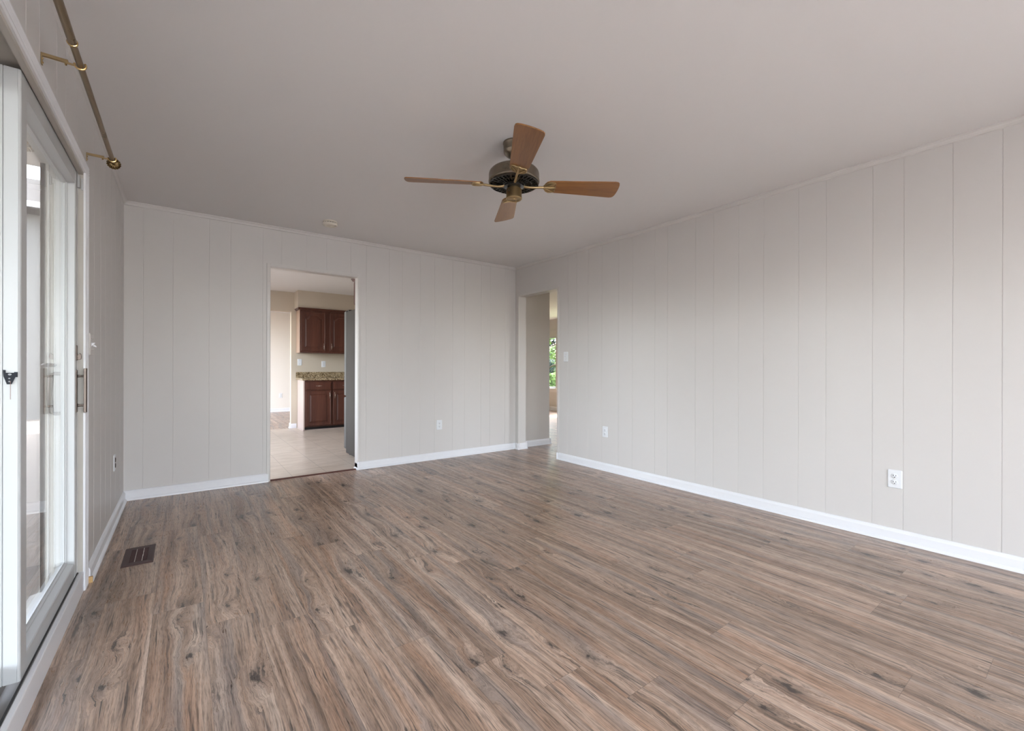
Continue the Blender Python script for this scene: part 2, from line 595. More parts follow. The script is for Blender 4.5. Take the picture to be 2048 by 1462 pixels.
def struct(o, label=None, cat=None):
    o['kind'] = 'structure'
    if label:
        o['label'] = label
    if cat:
        o['category'] = cat
    return o


def copy_tree(o, parent=None):
    c = o.copy()
    COL.objects.link(c)
    if parent is not None:
        c.parent = parent
        c.matrix_parent_inverse = o.matrix_parent_inverse.copy()
    for ch in [k for k in COL.objects if k.parent == o]:
        copy_tree(ch, c)
    return c


# ------------------------------------------------------------------ grooved panelling
def panel_wall(bm, a, b, z0, z1, grooves, thick, fn, gw=0.0042, gd=0.0020):
    """wall slab whose face (v = 0) has narrow V grooves; fn(u along wall, v depth behind face, z)"""
    prof = [(a, 0.0)]
    for g in sorted(grooves):
        if a + 0.02 < g < b - 0.02:
            prof += [(g - gw / 2, 0.0), (g - gw / 4, gd), (g + gw / 4, gd), (g + gw / 2, 0.0)]
    prof += [(b, 0.0), (b, thick), (a, thick)]
    prism(bm, prof, z0, z1, fn)


# back wall with kitchen opening
KO0, KO1, KOZ = 0.662, 1.497, 2.055
gb = [-0.268, -0.071, 0.183, 0.345, 0.601, 0.762, 0.982, 1.176, 1.417, 1.581, 1.837, 1.989, 2.210, 2.396, 2.639, 2.808, 3.051, 3.190, 3.429]
bm = NB()
fb = lambda u, v, z: (u, YB + v, z)
panel_wall(bm, XL - 0.15, KO0, 0, H, gb, KW, fb)
panel_wall(bm, KO0, KO1, KOZ, H, gb, KW, fb)
panel_wall(bm, KO1, XR + 0.02, 0, H, gb, KW, fb)
struct(obj('wall_back', bm, WALL), 'grey painted grooved panel wall with the kitchen doorway in it', 'wall')

# right wall with hall opening
HO0, HO1, HOZ = 3.917, 4.682, 2.046
RW = 0.12
gr_ = [2.996, 2.819, 2.556, 2.421, 2.142, 1.978, 1.768, 1.576, 1.334, 1.162, 0.903, 0.748, 0.530, 0.335, 0.08, -0.15, -0.33, -0.6, -0.85, -1.1, 3.22, 3.42, 3.60, 3.74]
bm = NB()
fr_ = lambda u, v, z: (XR + v, u, z)
panel_wall(bm, YR - 0.1, HO0, 0, H, gr_, RW, fr_)
panel_wall(bm, HO0, HO1, HOZ, H, gr_, RW, fr_)
panel_wall(bm, HO1, YB + KW, 0, H, [], RW, fr_)
struct(obj('wall_right', bm, WALL), 'long grey painted grooved panel wall with the hall doorway at its far end', 'wall')

# left wall with sliding door opening
DO0, DO1, DOZ = 1.10, 2.960, 2.045
WT = 0.145
gl_ = [0.9, 1.2, 1.5, 1.75, 1.981, 2.139, 2.395, 2.556, 2.80, 3.28, 3.52, 3.72, 3.98, 4.22, 4.52]
bm = NB()
fl = lambda u, v, z: (XL - v, u, z)
panel_wall(bm, YR - 0.1, DO0, 0, H, gl_, WT, fl)
panel_wall(bm, DO0, DO1, DOZ, H, gl_, WT, fl)
panel_wall(bm, DO1, YB, 0, H, gl_, WT, fl)
struct(obj('wall_left', bm, WALL), 'grey painted grooved panel wall holding the white sliding glass door', 'wall')

# wall behind the camera with its window opening
bm = NB()
WX0, WX1, WZ0, WZ1 = -0.10, 2.70, 0.08, 2.36
for d in ((XL - 0.15, YR - 0.14, 0, WX0, YR, H), (WX1, YR - 0.14, 0, XR + RW, YR, H), (WX0, YR - 0.14, 0, WX1, YR, WZ0), (WX0, YR - 0.14, WZ1, WX1, YR, H)):
    bx(bm, *d)
struct(obj('wall_front', bm, WALL))
bm = NB()
for d in ((WX0, YR - 0.10, WZ0, WX0 + 0.05, YR - 0.03, WZ1), (WX1 - 0.05, YR - 0.10, WZ0, WX1, YR - 0.03, WZ1), (WX0 + 0.05, YR - 0.10, WZ0, WX1 - 0.05, YR - 0.03, WZ0 + 0.05),
          (WX0 + 0.05, YR - 0.10, WZ1 - 0.05, WX1 - 0.05, YR - 0.03, WZ1), (1.275, YR - 0.10, WZ0 + 0.05, 1.325, YR - 0.03, WZ1 - 0.05)):
    bx(bm, *d)
struct(obj('window_2', bm, VINYL))

# ------------------------------------------------------------------ floor of individual planks
W = 0.182
X_SEAM = -0.105
KNOWN = {-1: 2.733, 0: 2.49, 1: 2.25, 2: 2.095, 3: 1.892, 4: 2.86, 5: 1.362, 6: 1.136, 7: 0.937, 8: 0.695}
PL = 1.22


def plank_floor(name, x0, x1, y0, y1, z, seed, holes=()):
    rng = random.Random(seed)
    bm = NB()
    uvl = bm.loops.layers.uv.new('plank_uv')
    cl = bm.loops.layers.float_color.new('plank')
    k0 = int(math.floor((x0 - X_SEAM) / W))
    k1 = int(math.floor((x1 - X_SEAM) / W))
    for k in range(k0, k1 + 1):
        a, b_ = X_SEAM + k * W, X_SEAM + (k + 1) * W
        j = KNOWN.get(k, rng.uniform(0, PL))
        n0 = math.floor((y0 - j) / PL)
        y = j + n0 * PL
        while y < y1:
            col = (rng.random(), rng.random(), rng.random(), 1)
            xa, xb, ya, yb = max(a, x0), min(b_, x1), max(y, y0), min(y + PL, y1)
            if xb - xa > 1e-4 and yb - ya > 1e-4:
                f = bm.faces.new([bm.verts.new(p) for p in ((xa, ya, z), (xb, ya, z), (xb, yb, z), (xa, yb, z))])
                for lp in f.loops:
                    lp[uvl].uv = (lp.vert.co.x - a, lp.vert.co.y - y)
                    lp[cl] = col
            y += PL
    # slab below
    vs = bx(bm, x0, y0, z - 0.12, x1, y1, z - 0.004)
    return obj(name, bm, PLANK)


struct(plank_floor('floor', XL - 0.1, XR, YR - 0.1, YB, 0.0, 7), 'brown grey knotty oak plank floor of the empty room', 'floor')
struct(plank_floor('floor_living', XR, LX + 0.1, YR - 0.1, 11.0, 0.0, 19))
struct(plank_floor('floor_dining', -0.6, XR, KY + 0.005, DY + 0.05, 0.0, 31))
struct(boxobj('floor_kitchen', (-0.6, YB + 0.03, -0.12, XR, KY + 0.005, 0.0), TILE), 'beige tiled kitchen floor beyond the left doorway', 'floor')

# ceilings and the roof over everything
struct(boxobj('ceiling', (XL - 0.15, YR - 0.14, H, XR + RW, YB + KW, H + 0.10), CEIL), 'plain off white ceiling carrying the fan', 'ceiling')
struct(boxobj('ceiling_kitchen', (-0.75, YB + KW, H, XR + RW, DY + 0.1, H + 0.10), CEIL))
struct(boxobj('ceiling_living', (XR + RW, YR - 0.14, LH, LX + 0.15, 11.1, LH + 0.10), CEIL))
struct(boxobj('roof', (XL - 0.15, YR - 0.14, H + 0.10, LX + 0.15, DY + 0.15, H + 0.25), ROOFT))

# crown strip at ceiling (small cove)
CR = [(0, 0), (0.022, 0), (0.022, -0.006), (0.016, -0.010), (0.010, -0.020), (0.008, -0.030), (0, -0.034)]
bm = NB(); prism(bm, CR, XL, XR, lambda u, v, t: (t, YB - u, H + v)); struct(obj('trim_1', bm, WALL))
bm = NB(); prism(bm, CR, YR, YB - 0.022, lambda u, v, t: (XR - u, t, H + v)); struct(obj('trim_2', bm, WALL))
bm = NB(); prism(bm, CR, YR, YB - 0.022, lambda u, v, t: (XL + u, t, H + v)); struct(obj('trim_3', bm, WALL))

# baseboards with shoe moulding
BB = [(0, 0), (0.026, 0), (0.025, 0.008), (0.019, 0.016), (0.014, 0.019), (0.014, 0.062), (0.010, 0.072), (0.006, 0.079), (0, 0.081)]
SH = 0.026


def bb(name, prismargs, extra=()):
    bm = NB()
    for a, b, fn in prismargs:
        prism(bm, BB, a, b, fn)
    return struct(obj(name, bm, TRIMW), None)


bb('baseboard_back', [(XL, KO0 - 0.012, lambda u, v, t: (t, YB - u, v)), (KO1 + 0.006, XR, lambda u, v, t: (t, YB - u, v)),
                      (YB - SH, YB + KW, lambda u, v, t: (KO1 - u + 0.008, t, v))])
bb('baseboard_right', [(YR, HO0 - 0.012, lambda u, v, t: (XR - u, t, v)), (HO1 - SH, YB - SH, lambda u, v, t: (XR - u, t, v)),
                       (XR - SH, XR + RW + 0.02, lambda u, v, t: (t, HO1 - u, v)), (XR - SH, XR - 0.0, lambda u, v, t: (t, HO0 - 0.012 + u * 0.2, v))])
bb('baseboard_left', [(3.058, YB - SH, lambda u, v, t: (XL + u, t, v)), (YR, DO0 - 0.09, lambda u, v, t: (XL + u, t, v))])
struct(boxobj('trim_4', (XL + 0.001, 3.046, 0.0, XL + 0.024, 3.0585, 0.030), RAWWOOD))

# casings: kitchen doorway and hall doorway
bm = NB()
cw, ct = 0.026, 0.009
for d in ((KO0 - cw, YB - ct, 0, KO0 + 0.002, YB + 0.002, KOZ + cw), (KO1 - 0.002, YB - ct, 0.0, KO1 + cw * 0.7, YB + 0.002, KOZ + cw), (KO0 + 0.002, YB - ct, KOZ - 0.002, KO1 - 0.002, YB + 0.002, KOZ + cw)):
    bx(bm, *d)
for d in ((KO0 - 0.001, YB + 0.002, 0, KO0 + 0.006, YB + KW, KOZ), (KO1 - 0.006, YB + 0.002, 0, KO1 + 0.001, YB + KW, KOZ), (KO0 + 0.006, YB + 0.002, KOZ - 0.006, KO1 - 0.006, YB + KW, KOZ + 0.001)):
    bx(bm, *d)
struct(obj('trim_5', bm, CASE, None, False, 0.002), 'slim painted casing round the kitchen doorway', 'door casing')
bm = NB()
for d in ((XR - ct, HO0 - cw, 0, XR + 0.002, HO0 + 0.002, HOZ + cw), (XR - ct, HO1 - 0.002, 0, XR + 0.002, HO1 + cw, HOZ + cw), (XR - ct, HO0 + 0.002, HOZ - 0.002, XR + 0.002, HO1 - 0.002, HOZ + cw)):
    bx(bm, *d)
struct(obj('trim_6', bm, CASE, None, False, 0.002), 'slim white casing round the hall doorway', 'door casing')
# dark wood threshold at kitchen
bm = NB()
prism(bm, [(-0.004, 0.0), (0.034, 0.0), (0.034, 0.006), (0.024, 0.012), (0.006, 0.012), (-0.004, 0.004)], KO0 + 0.006, KO1 - 0.02, lambda u, v, t: (t, YB + u, v))
struct(obj('trim_7', bm, REDWOOD), 'reddish wooden threshold strip across the kitchen doorway', 'threshold')

# ------------------------------------------------------------------ sliding glass door
door = struct(thing('door_1', 'white vinyl sliding glass patio door in the left wall', 'sliding door', (XL, DO0, 0)))


def rel(o):
    """keep world geometry while parented to an Empty away from the origin"""
    o.matrix_parent_inverse = Matrix.Translation(o.parent.location).inverted()
    return o


PX0, PX1 = -0.458, -0.410          # sliding panel, outer and room faces
GXs = -0.449                       # glass plane
# jamb frame: head, far and near jambs, sill
bm = NB()
xo = XL - WT - 0.002
# far jamb: tracks seen through the glass as vertical ribs
prof = [(XL, 2.956)]
for xr_, dep in ((-0.408, 0.0), (-0.409, 0.006), (-0.462, 0.006), (-0.463, 0.0), (-0.472, 0.0), (-0.473, 0.008), (-0.484, 0.008), (-0.485, 0.0), (-0.494, 0.0), (-0.495, 0.008), (-0.505, 0.008), (-0.506, -0.004), (-0.516, -0.004), (-0.517, 0.004)):
    prof.append((xr_, 2.956 + dep))
prof += [(xo, 2.960), (xo, 2.99), (XL, 2.99)]
prism(bm, prof, 0.03, 2.06, lambda u, v, t: (u, v, t))
bx(bm, xo, DO0 - 0.02, 0.03, XL, DO0 + 0.02, 2.06)
rel(obj('side_jamb', bm, CREAM, door))
bm = NB()
# head: room side lip, channel, outer lip
bx(bm, -0.4065, DO0 + 0.02, 2.016, XL, 2.956, 2.060)
bx(bm, -0.470, DO0 + 0.02, 2.036, -0.4065, 2.956, 2.060)
bx(bm, -0.478, DO0 + 0.02, 2.000, -0.470, 2.956, 2.060)
bx(bm, xo, DO0 + 0.02, 2.036, -0.478, 2.956, 2.060)
rel(obj('head_jamb', bm, CREAM, door))
bm = NB()
prism(bm, [(XL - 0.012, 0.0), (xo - 0.03, 0.0), (xo - 0.03, 0.03), (-0.47, 0.05), (-0.466, 0.075), (-0.46, 0.050), (-0.405, 0.050), (-0.404, 0.092), (XL - 0.012, 0.092)], DO0 + 0.02, 2.956, lambda u, v, t: (u, t, v))
rel(obj('sill_track', bm, CHANNEL, door))
bm = NB()
prism(bm, [(XL - 0.0118, 0.001), (XL + 0.003, 0.001), (XL + 0.003, 0.090), (XL + 0.001, 0.095), (XL - 0.0118, 0.095)], DO0, 2.956, lambda u, v, t: (u, t, v))
rel(obj('sill_riser', bm, TRIMW, door))
# fluted casing on the room side
bm = NB()
x1 = XL + 0.010


def casing_prof(w):
    p = [(0, 0), (0, 0.007), (0.006, 0.010)]
    for k in range(3):
        c = w * (0.3 + 0.2 * k)
        p += [(c - 0.005, 0.010), (c, 0.0065), (c + 0.005, 0.010)]
    p += [(w - 0.006, 0.010), (w, 0.006), (w, 0)]
    return p


cwv = 0.088
prism(bm, casing_prof(cwv), 0.0, 2.0285, lambda u, v, t: (XL + v, 2.958 + u, t))
prism(bm, casing_prof(0.056), DO0 - 0.09, 2.958 + cwv, lambda u, v, t: (XL + v, t, 2.0295 + u))
prism(bm, casing_prof(cwv), 0.0, 2.0285, lambda u, v, t: (XL + v, DO0 - u, t))
rel(obj('casing', bm, TRIMW, door))

# sliding panel: frame
SP0, SP1 = 2.036, 2.951
ST0, ST1 = 2.100, 2.900
PZ0, PZ1 = 0.096, 2.020
bm = NB()
# near stile, groove on its edge, rounded room corner
prism(bm, [(PX0, SP0), (-0.4495, SP0), (-0.4495, SP0 + 0.004), (-0.4470, SP0 + 0.004), (-0.4470, SP0), (-0.418, SP0), (-0.4165, SP0 - 0.0015), (-0.412, SP0 + 0.001), (PX1, SP0 + 0.004),
           (PX1, ST0), (-0.443, ST0 + 0.002), (PX0, ST0 + 0.002)], PZ0, PZ1, lambda u, v, t: (u, v, t))
# far stile with glazing bead steps
prism(bm, [(PX0, SP1), (PX0, ST1), (-0.4470, ST1), (-0.4470, ST1 - 0.003), (-0.4440, ST1 - 0.003), (-0.4430, ST1 + 0.001), (-0.4380, ST1 + 0.001), (-0.4370, ST1 + 0.005), (-0.413, ST1 + 0.007), (PX1, ST1 + 0.010), (PX1, SP1)],
      PZ0, PZ1, lambda u, v, t: (u, v, t))
# bottom rail with sloping bead on top
prism(bm, [(PX0, PZ0), (PX1, PZ0), (PX1, 0.152), (-0.413, 0.156), (-0.434, 0.163), (-0.436, 0.168), (-0.443, 0.170), (-0.444, 0.176), (PX0, 0.176)], ST0, ST1, lambda u, v, t: (u, t, v))
# top rail
prism(bm, [(PX0, PZ1), (PX1, PZ1), (PX1, 1.957), (-0.440, 1.951), (-0.444, 1.946), (PX0, 1.946)], ST0, ST1, lambda u, v, t: (u, t, v))
panel = rel(obj('sliding_panel', bm, VINYL, door))


def sub(o):
    o.matrix_parent_inverse = (Matrix.Translation(door.location)).inverted() @ Matrix.Identity(4)
    o.matrix_parent_inverse = Matrix.Identity(4)
    return o


sub(boxobj('glass_pane', (GXs - 0.0025, ST0 - 0.01, 0.160, GXs + 0.0025, ST1 + 0.01, 1.958), GLASS, panel))
# pull handle on the room side
bm = NB()
hx = -0.378
bx(bm, -0.412, 2.922, 0.870, -0.4065, 2.948, 1.072)
tz0, tz1 = 0.905, 1.045
for zz in (tz0 - 0.002, tz1 - 0.002):
    tube(bm, [(-0.408, 2.936, zz), (-0.404, 2.936, zz), (-0.395, 2.936, zz), (-0.384, 2.936, zz)], [0.010, 0.006, 0.0045, 0.005], 10)
prism(bm, [(-0.384, -0.009), (-0.375, -0.011), (-0.372, 0.0), (-0.375, 0.011), (-0.384, 0.009)], 0.868, 1.080, lambda u, v, t: (u, 2.936 + v, t))
h_ = sub(obj('pull_handle', bm, BRONZE, panel, False, 0.0015)); h_['label'] = 'worn bronze pull handle'
# keeper latch above the handle
bm = NB()
bx(bm, -0.412, 2.926, 1.118, -0.4068, 2.944, 1.190)
prism(bm, [(-0.4068, 1.120), (-0.394, 1.124), (-0.392, 1.135), (-0.394, 1.150), (-0.399, 1.153), (-0.402, 1.146), (-0.4068, 1.146)], 2.929, 2.941, lambda u, v, t: (u, t, v))
h_ = sub(obj('latch', bm, BRONZE, panel, False, 0.001)); h_['label'] = 'small rusty latch'
# outside handle seen through the pane
bm = NB()
M = Matrix.Translation((-0.500, 2.925, 1.095)) @ Matrix.Diagonal((1, 1, 0.35, 1))
lathe(bm, [(0, -0.028), (0.02, -0.022), (0.027, 0), (0.02, 0.022), (0, 0.028)], 20, M)
tube(bm, [(-0.459, 2.925, 1.055), (-0.478, 2.925, 1.055), (-0.492, 2.925, 1.05), (-0.497, 2.925, 0.96), (-0.492, 2.925, 0.875), (-0.478, 2.925, 0.868), (-0.459, 2.925, 0.868)], 0.009, 10)
h_ = sub(obj('outside_handle', bm, BRONZE, panel, True)); h_['label'] = 'grey outside handle behind the glass'
# black pin lock plate on the near edge of the panel
yl = SP0 - 0.0004
bm = NB()


def holed_plate(bm, outline, holes, y0, y1):
    """plate in the x-z plane with round holes"""
    tmp = bmesh.new()
    edges = []
    loops = [outline] + holes
    for lp in loops:
        vs = [tmp.verts.new((u, 0, w)) for u, w in lp]
        for i in range(len(vs)):
            edges.append(tmp.edges.new((vs[i], vs[(i + 1) % len(vs)])))
    r = bmesh.ops.triangle_fill(tmp, use_beauty=True, use_dissolve=False, edges=edges)
    tris = [[v.co.copy() for v in f.verts] for f in tmp.faces]
    tmp.free()
    for y in (y0, y1):
        for t in tris:
            bm.faces.new([bm.verts.new((p.x, y, p.z)) for p in t])
    for lp in loops:
        n = len(lp)
        for i in range(n):
            (a, b), (c, d) = lp[i], lp[(i + 1) % n]
            bm.faces.new([bm.verts.new(q) for q in ((a, y0, b), (c, y0, d), (c, y1, d), (a, y1, b))])


def circ(u, w, r, n=14, sx=1.0):
    return [(u + r * sx * math.cos(2 * PI * k / n), w + r * math.sin(2 * PI * k / n)) for k in range(n)]


LX0, LX1 = -0.4465, -0.4185
zt, zm, zb = 1.0775, 1.0660, 1.032
holed_plate(bm, [(LX0, zt - 0.010), (LX0 + 0.001, 1.056), (LX0 + 0.008, zb), (LX1 - 0.010, zb), (LX1 - 0.002, 1.055), (LX1, zt - 0.010)],
            [circ(-0.4325, 1.0625, 0.0032, 14, 1.3), circ(-0.4335, 1.0500, 0.0020, 10, 1.3), circ(-0.4335, 1.0405, 0.0022, 10, 1.2)], yl - 0.004, yl - 0.0022)
bx(bm, LX0, yl - 0.004, 1.0675, LX0 + 0.0022, yl, 1.0765)
bx(bm, LX0 + 0.0022, yl - 0.0042, 1.0672, LX0 + 0.0050, yl - 0.001, 1.0760)
bx(bm, LX1 - 0.0045, yl - 0.0055, 1.054, LX1 + 0.0025, yl, 1.0700)
bx(bm, LX0 + 0.002, yl - 0.0050, 1.0555, LX1 - 0.004, yl - 0.0036, 1.0565)
h_ = sub(obj('door_lock', bm, BLACKM, panel)); h_['label'] = 'black metal pin lock plate with round holes'
bm = NB()
cz = 1.0405
k = 0
while cz > 0.985:
    M = Matrix.Translation((-0.4305, yl - 0.0058, cz)) @ Matrix.Diagonal((1, 1, 1, 1))
    bmesh.ops.create_icosphere(bm, subdivisions=1, radius=0.00105, matrix=M)
    cz -= 0.0026
    k += 1
tube(bm, [(-0.4305, yl - 0.0058, 1.041), (-0.4305, yl - 0.0058, 0.985)], 0.00035, 6)
h_ = sub(obj('bead_chain', bm, BEAD_R, panel, True)); h_['label'] = 'thin rust coloured bead chain hanging from the lock'
# small white bumpers at the top of far jamb
for d in ((-0.4085, 2.938, 1.948, -0.400, 2.9555, 2.006), (-0.3965, 2.9475, 1.940, XL + 0.0, 2.9555, 1.996)):
    rel(boxobj('jamb_bumper', d, VINYL, door, 0.001))
# dark strip painted in for the shaded gap between panel and sill lip
rel(boxobj('gap_shade', (-0.4096, DO0 + 0.03, 0.0925, -0.4045, 2.954, 0.0955), DARKGAP, door))
# fixed outer panel nearer the camera
bm = NB()
fx0, fx1 = -0.512, -0.466
for d in ((fx0, DO0 + 0.022, 0.06, fx1, DO0 + 0.09, 2.034), (fx0, 2.03, 0.06, fx1, 2.095, 2.034), (fx0, DO0 + 0.09, 0.06, fx1, 2.03, 0.16), (fx0, DO0 + 0.09, 1.95, fx1, 2.03, 2.034)):
    bx(bm, *d)
fixed = rel(obj('fixed_panel', bm, VINYL, door))
sub(boxobj('glass_pane', (-0.4915, DO0 + 0.085, 0.155, -0.4865, 2.035, 1.955), GLASS, fixed))

# ------------------------------------------------------------------ outlets and switches
def plate_outline(w, h, r=0.006):
    pts = []
    for cx_, cz_, a0 in ((w / 2 - r, h / 2 - r, 0), (-w / 2 + r, h / 2 - r, 90), (-w / 2 + r, -h / 2 + r, 180), (w / 2 - r, -h / 2 + r, 270)):
        for k in range(4):
            a = math.radians(a0 + k * 30)
            pts.append((cx_ + r * math.cos(a), cz_ + r * math.sin(a)))
    return pts


def plate_bm(w, h):
    bm = NB()
    o1, o2 = plate_outline(w, h), plate_outline(w - 0.008, h - 0.008, 0.004)
    r0 = [bm.verts.new((x, 0, z)) for x, z in o1]
    r1 = [bm.verts.new((x, -0.003, z)) for x, z in o1]
    r2 = [bm.verts.new((x, -0.006, z)) for x, z in o2]
    n = len(o1)
    for A, B in ((r0, r1), (r1, r2)):
        for i in range(n):
            j = (i + 1) % n
            bm.faces.new((A[i], A[j], B[j], B[i]))
    bm.faces.new(r0[::-1])
    bm.faces.new(r2)
    return bm


def make_outlet(label, loc, rotz, group=None, slots=SLOT, face=None):
    t = thing('power_outlet', label, 'outlet', loc, rotz, group)
    pl = obj('cover_plate', plate_bm(0.072, 0.115), PLATE, t)
    for s in (1, -1):
        bm = NB()
        M = Matrix.Translation((0, -0.006, s * 0.0195)) @ Matrix.Rotation(PI / 2, 4, 'X')
        lathe(bm, [(0.0170, 0.0), (0.0168, 0.0022), (0.0155, 0.003), (0, 0.003)], 24, M)
        f_ = obj('socket_face', bm, face or PLATE, t, True)
        bm = NB()
        zc = s * 0.0195
        for d in ((-0.0075, -0.0095, zc - 0.001, -0.0050, -0.0088, zc + 0.008), (0.0050, -0.0095, zc, 0.0072, -0.0088, zc + 0.0075)):
            bx(bm, *d)
        M = Matrix.Translation((0, -0.0088, zc - 0.007)) @ Matrix.Rotation(PI / 2, 4, 'X')
        lathe(bm, [(0.0028, 0), (0.0028, 0.0007)], 10, M)
        obj('slots', bm, slots, f_)
    bm = NB()
    lathe(bm, [(0.003, 0), (0.0026, 0.001), (0, 0.0012)], 10, Matrix.Translation((0, -0.006, 0)) @ Matrix.Rotation(PI / 2, 4, 'X'))
    obj('screw', bm, CHROME, t)
    return t


# local -y of the outlet is its front: 0 faces -y, pi/2 faces +x, -pi/2 faces -x
make_outlet('white duplex outlet low on the right wall, nearest the camera', (XR, 0.787, 0.393), -PI / 2)
make_outlet('white duplex outlet low on the right wall just right of the hall doorway', (XR, 3.171, 0.412), -PI / 2)
make_outlet('white duplex outlet low on the back wall between the two doorways', (2.461, YB, 0.406), 0)
make_outlet('white outlet with two dark sockets on the left wall beside the back corner', (XL, 4.155, 0.415), PI / 2, None, SLOT, DARKSOCK)
make_outlet('small white outlet on the pale dining room wall beyond the kitchen', (1.93, DY, 0.40), 0)


def make_switch(label, loc, rotz, gangs=1, h=0.115, thick=None):
    t = thing('light_switch', label, 'light switch', loc, rotz)
    obj('cover_plate', plate_bm(0.072 + 0.046 * (gangs - 1), h), PLATE if thick is None else thick, t)
    for g in range(gangs):
        x = (g - (gangs - 1) / 2) * 0.046
        bm = NB()
        bx(bm, x - 0.005, -0.0065, -0.012, x + 0.005, -0.005, 0.012)
        prism(bm, [(-0.006, -0.008), (-0.019, 0.004 if g % 2 == 0 else -0.014), (-0.020, 0.009 if g % 2 == 0 else -0.009), (-0.006, 0.006)], x - 0.004, x + 0.004, lambda u, v, q: (q, u, v))
        obj('toggle', bm, PLATE, t)
        for s in (-1, 1):
            bm = NB()
            lathe(bm, [(0.003, 0), (0.0026, 0.001), (0, 0.0012)], 10, Matrix.Translation((x, -0.006, s * 0.030)) @ Matrix.Rotation(PI / 2, 4, 'X'))
            obj('screw', bm, CHROME, t)
    return t


make_switch('white single light switch on the right wall beside the hall doorway', (XR, 3.775, 1.2225), -PI / 2)
make_switch('wall coloured double light switch with white toggles beside the sliding door', (XL, 3.175, 1.205), PI / 2, 2, 0.115, CASE)

# ------------------------------------------------------------------ floor register
VX0, VX1, VY0, VY1 = -0.272, -0.133, 3.168, 3.474
t = thing('floor_vent', 'dark brown metal floor vent beside the left wall', 'floor vent', ((VX0 + VX1) / 2, (VY0 + VY1) / 2, 0.0))
vw, vl = (VX1 - VX0) / 2, (VY1 - VY0) / 2
iw, il = vw - 0.030, vl - 0.045
bm = NB()
o0 = [(-vw, -vl), (vw, -vl), (vw, vl), (-vw, vl)]
o1 = [(-vw + 0.006, -vl + 0.006), (vw - 0.006, -vl + 0.006), (vw - 0.006, vl - 0.006), (-vw + 0.006, vl - 0.006)]
i0 = [(-iw, -il), (iw, -il), (iw, il), (-iw, il)]
rings = [[bm.verts.new((x, y, z)) for x, y in o] for o, z in ((o0, 0.0005), (o0, 0.0025), (o1, 0.006), (i0, 0.005), (i0, 0.0008))]
for A, B in zip(rings, rings[1:]):
    for i in range(4):
        j = (i + 1) % 4
        bm.faces.new((A[i], A[j], B[j], B[i]))
obj('frame', bm, VENTB, t)
boxobj('duct_shade', (-iw, -il, 0.0003, iw, il, 0.0009), SLOT, t)  # flat dark sheet standing in for the shaded hollow under the louvres
bm = NB()
n = 15
for k in range(n):
    y = -il + (k + 0.5) * 2 * il / n
    prism(bm, [(-0.0035, 0.0012), (0.0005, 0.0046), (0.0015, 0.0044), (-0.0022, 0.0012)], -iw, iw, lambda u, v, q, y=y: (q, y + u, v))
obj('louvres', bm, VENTB, t)
for x in (-0.014, 0.018):
    h_ = boxobj('cross_bar', (x - 0.0014, -il, 0.0046, x + 0.0014, il, 0.0056), CHROME, t)
    h_['label'] = 'thin pale bar across the louvres'

# ------------------------------------------------------------------ smoke detector
t = thing('smoke_detector', 'round off white smoke detector on the ceiling near the back wall', 'smoke detector', (1.088, 4.285, H))
bm = NB(); lathe(bm, [(0.062, 0.0), (0.063, -0.010), (0.060, -0.014)], 40); obj('mounting_base', bm, IVORY, t, True)
bm = NB(); lathe(bm, [(0.054, -0.0141), (0.054, -0.0195)], 40); obj('vent_gap', bm, SLOT, t, True)
bm = NB()
for k in range(16):
    a = 2 * PI * k / 16
    M = Matrix.Rotation(a, 4, 'Z')
    vs = bx(bm, 0.0535, -0.003, -0.0196, 0.060, 0.003, -0.0138)
    for v in vs:
        v.co = M @ v.co
obj('vent_rib', bm, IVORY, t)
bm = NB()
lathe(bm, [(0.061, -0.0197), (0.064, -0.024), (0.063, -0.034), (0.056, -0.041), (0.042, -0.043), (0.038, -0.041), (0.022, -0.041), (0.018, -0.044), (0, -0.0445)], 40)
obj('cover', bm, IVORY, t, True)
boxobj('indicator_slot', (0.022, -0.040, -0.0425, 0.046, -0.032, -0.0400), SLOT, t)
bm = NB()
M = Matrix.Translation((0.0, 0.0, -0.0446)); lathe(bm, [(0.008, 0), (0.007, -0.0012), (0, -0.0014)], 16, M)
obj('test_button', bm, CASE, t)

# ------------------------------------------------------------------ ceiling fan
FX, FY = 1.594, 2.124
fan = thing('ceiling_fan', 'ceiling fan with four oak blades and antique brass motor', 'ceiling fan', (FX, FY, H))
Z0 = -H


def fz(prof):
    return [(r, z - H) for r, z in prof]


bm = NB()
lathe(bm, fz([(0.066, 2.44), (0.067, 2.432), (0.064, 2.428), (0.064, 2.400), (0.062, 2.394), (0.064, 2.390), (0.060, 2.376), (0.046, 2.362), (0.030, 2.355), (0.022, 2.355)]), 40)
obj('canopy', bm, BRASSD, fan, True)
bm = NB(); lathe(bm, fz([(0.0125, 2.357), (0.0125, 2.290), (0.020, 2.288), (0.020, 2.278)]), 20); obj('downrod', bm, BRASSD, fan, True)
bm = NB()
lathe(bm, fz([(0.022, 2.282), (0.060, 2.284), (0.118, 2.280), (0.138, 2.273), (0.148, 2.262), (0.1515, 2.250), (0.1515, 2.213), (0.153, 2.210), (0.153, 2.203), (0.150, 2.199), (0.143, 2.197)]), 56)
obj('motor_housing', bm, BRASSD, fan, True)
bm = NB()
lathe(bm, fz([(0.1428, 2.2025), (0.135, 2.196), (0.075, 2.190), (0.062, 2.192)]), 56)
obj('motor_underside', bm, FANBLK, fan, True)
bm = NB()
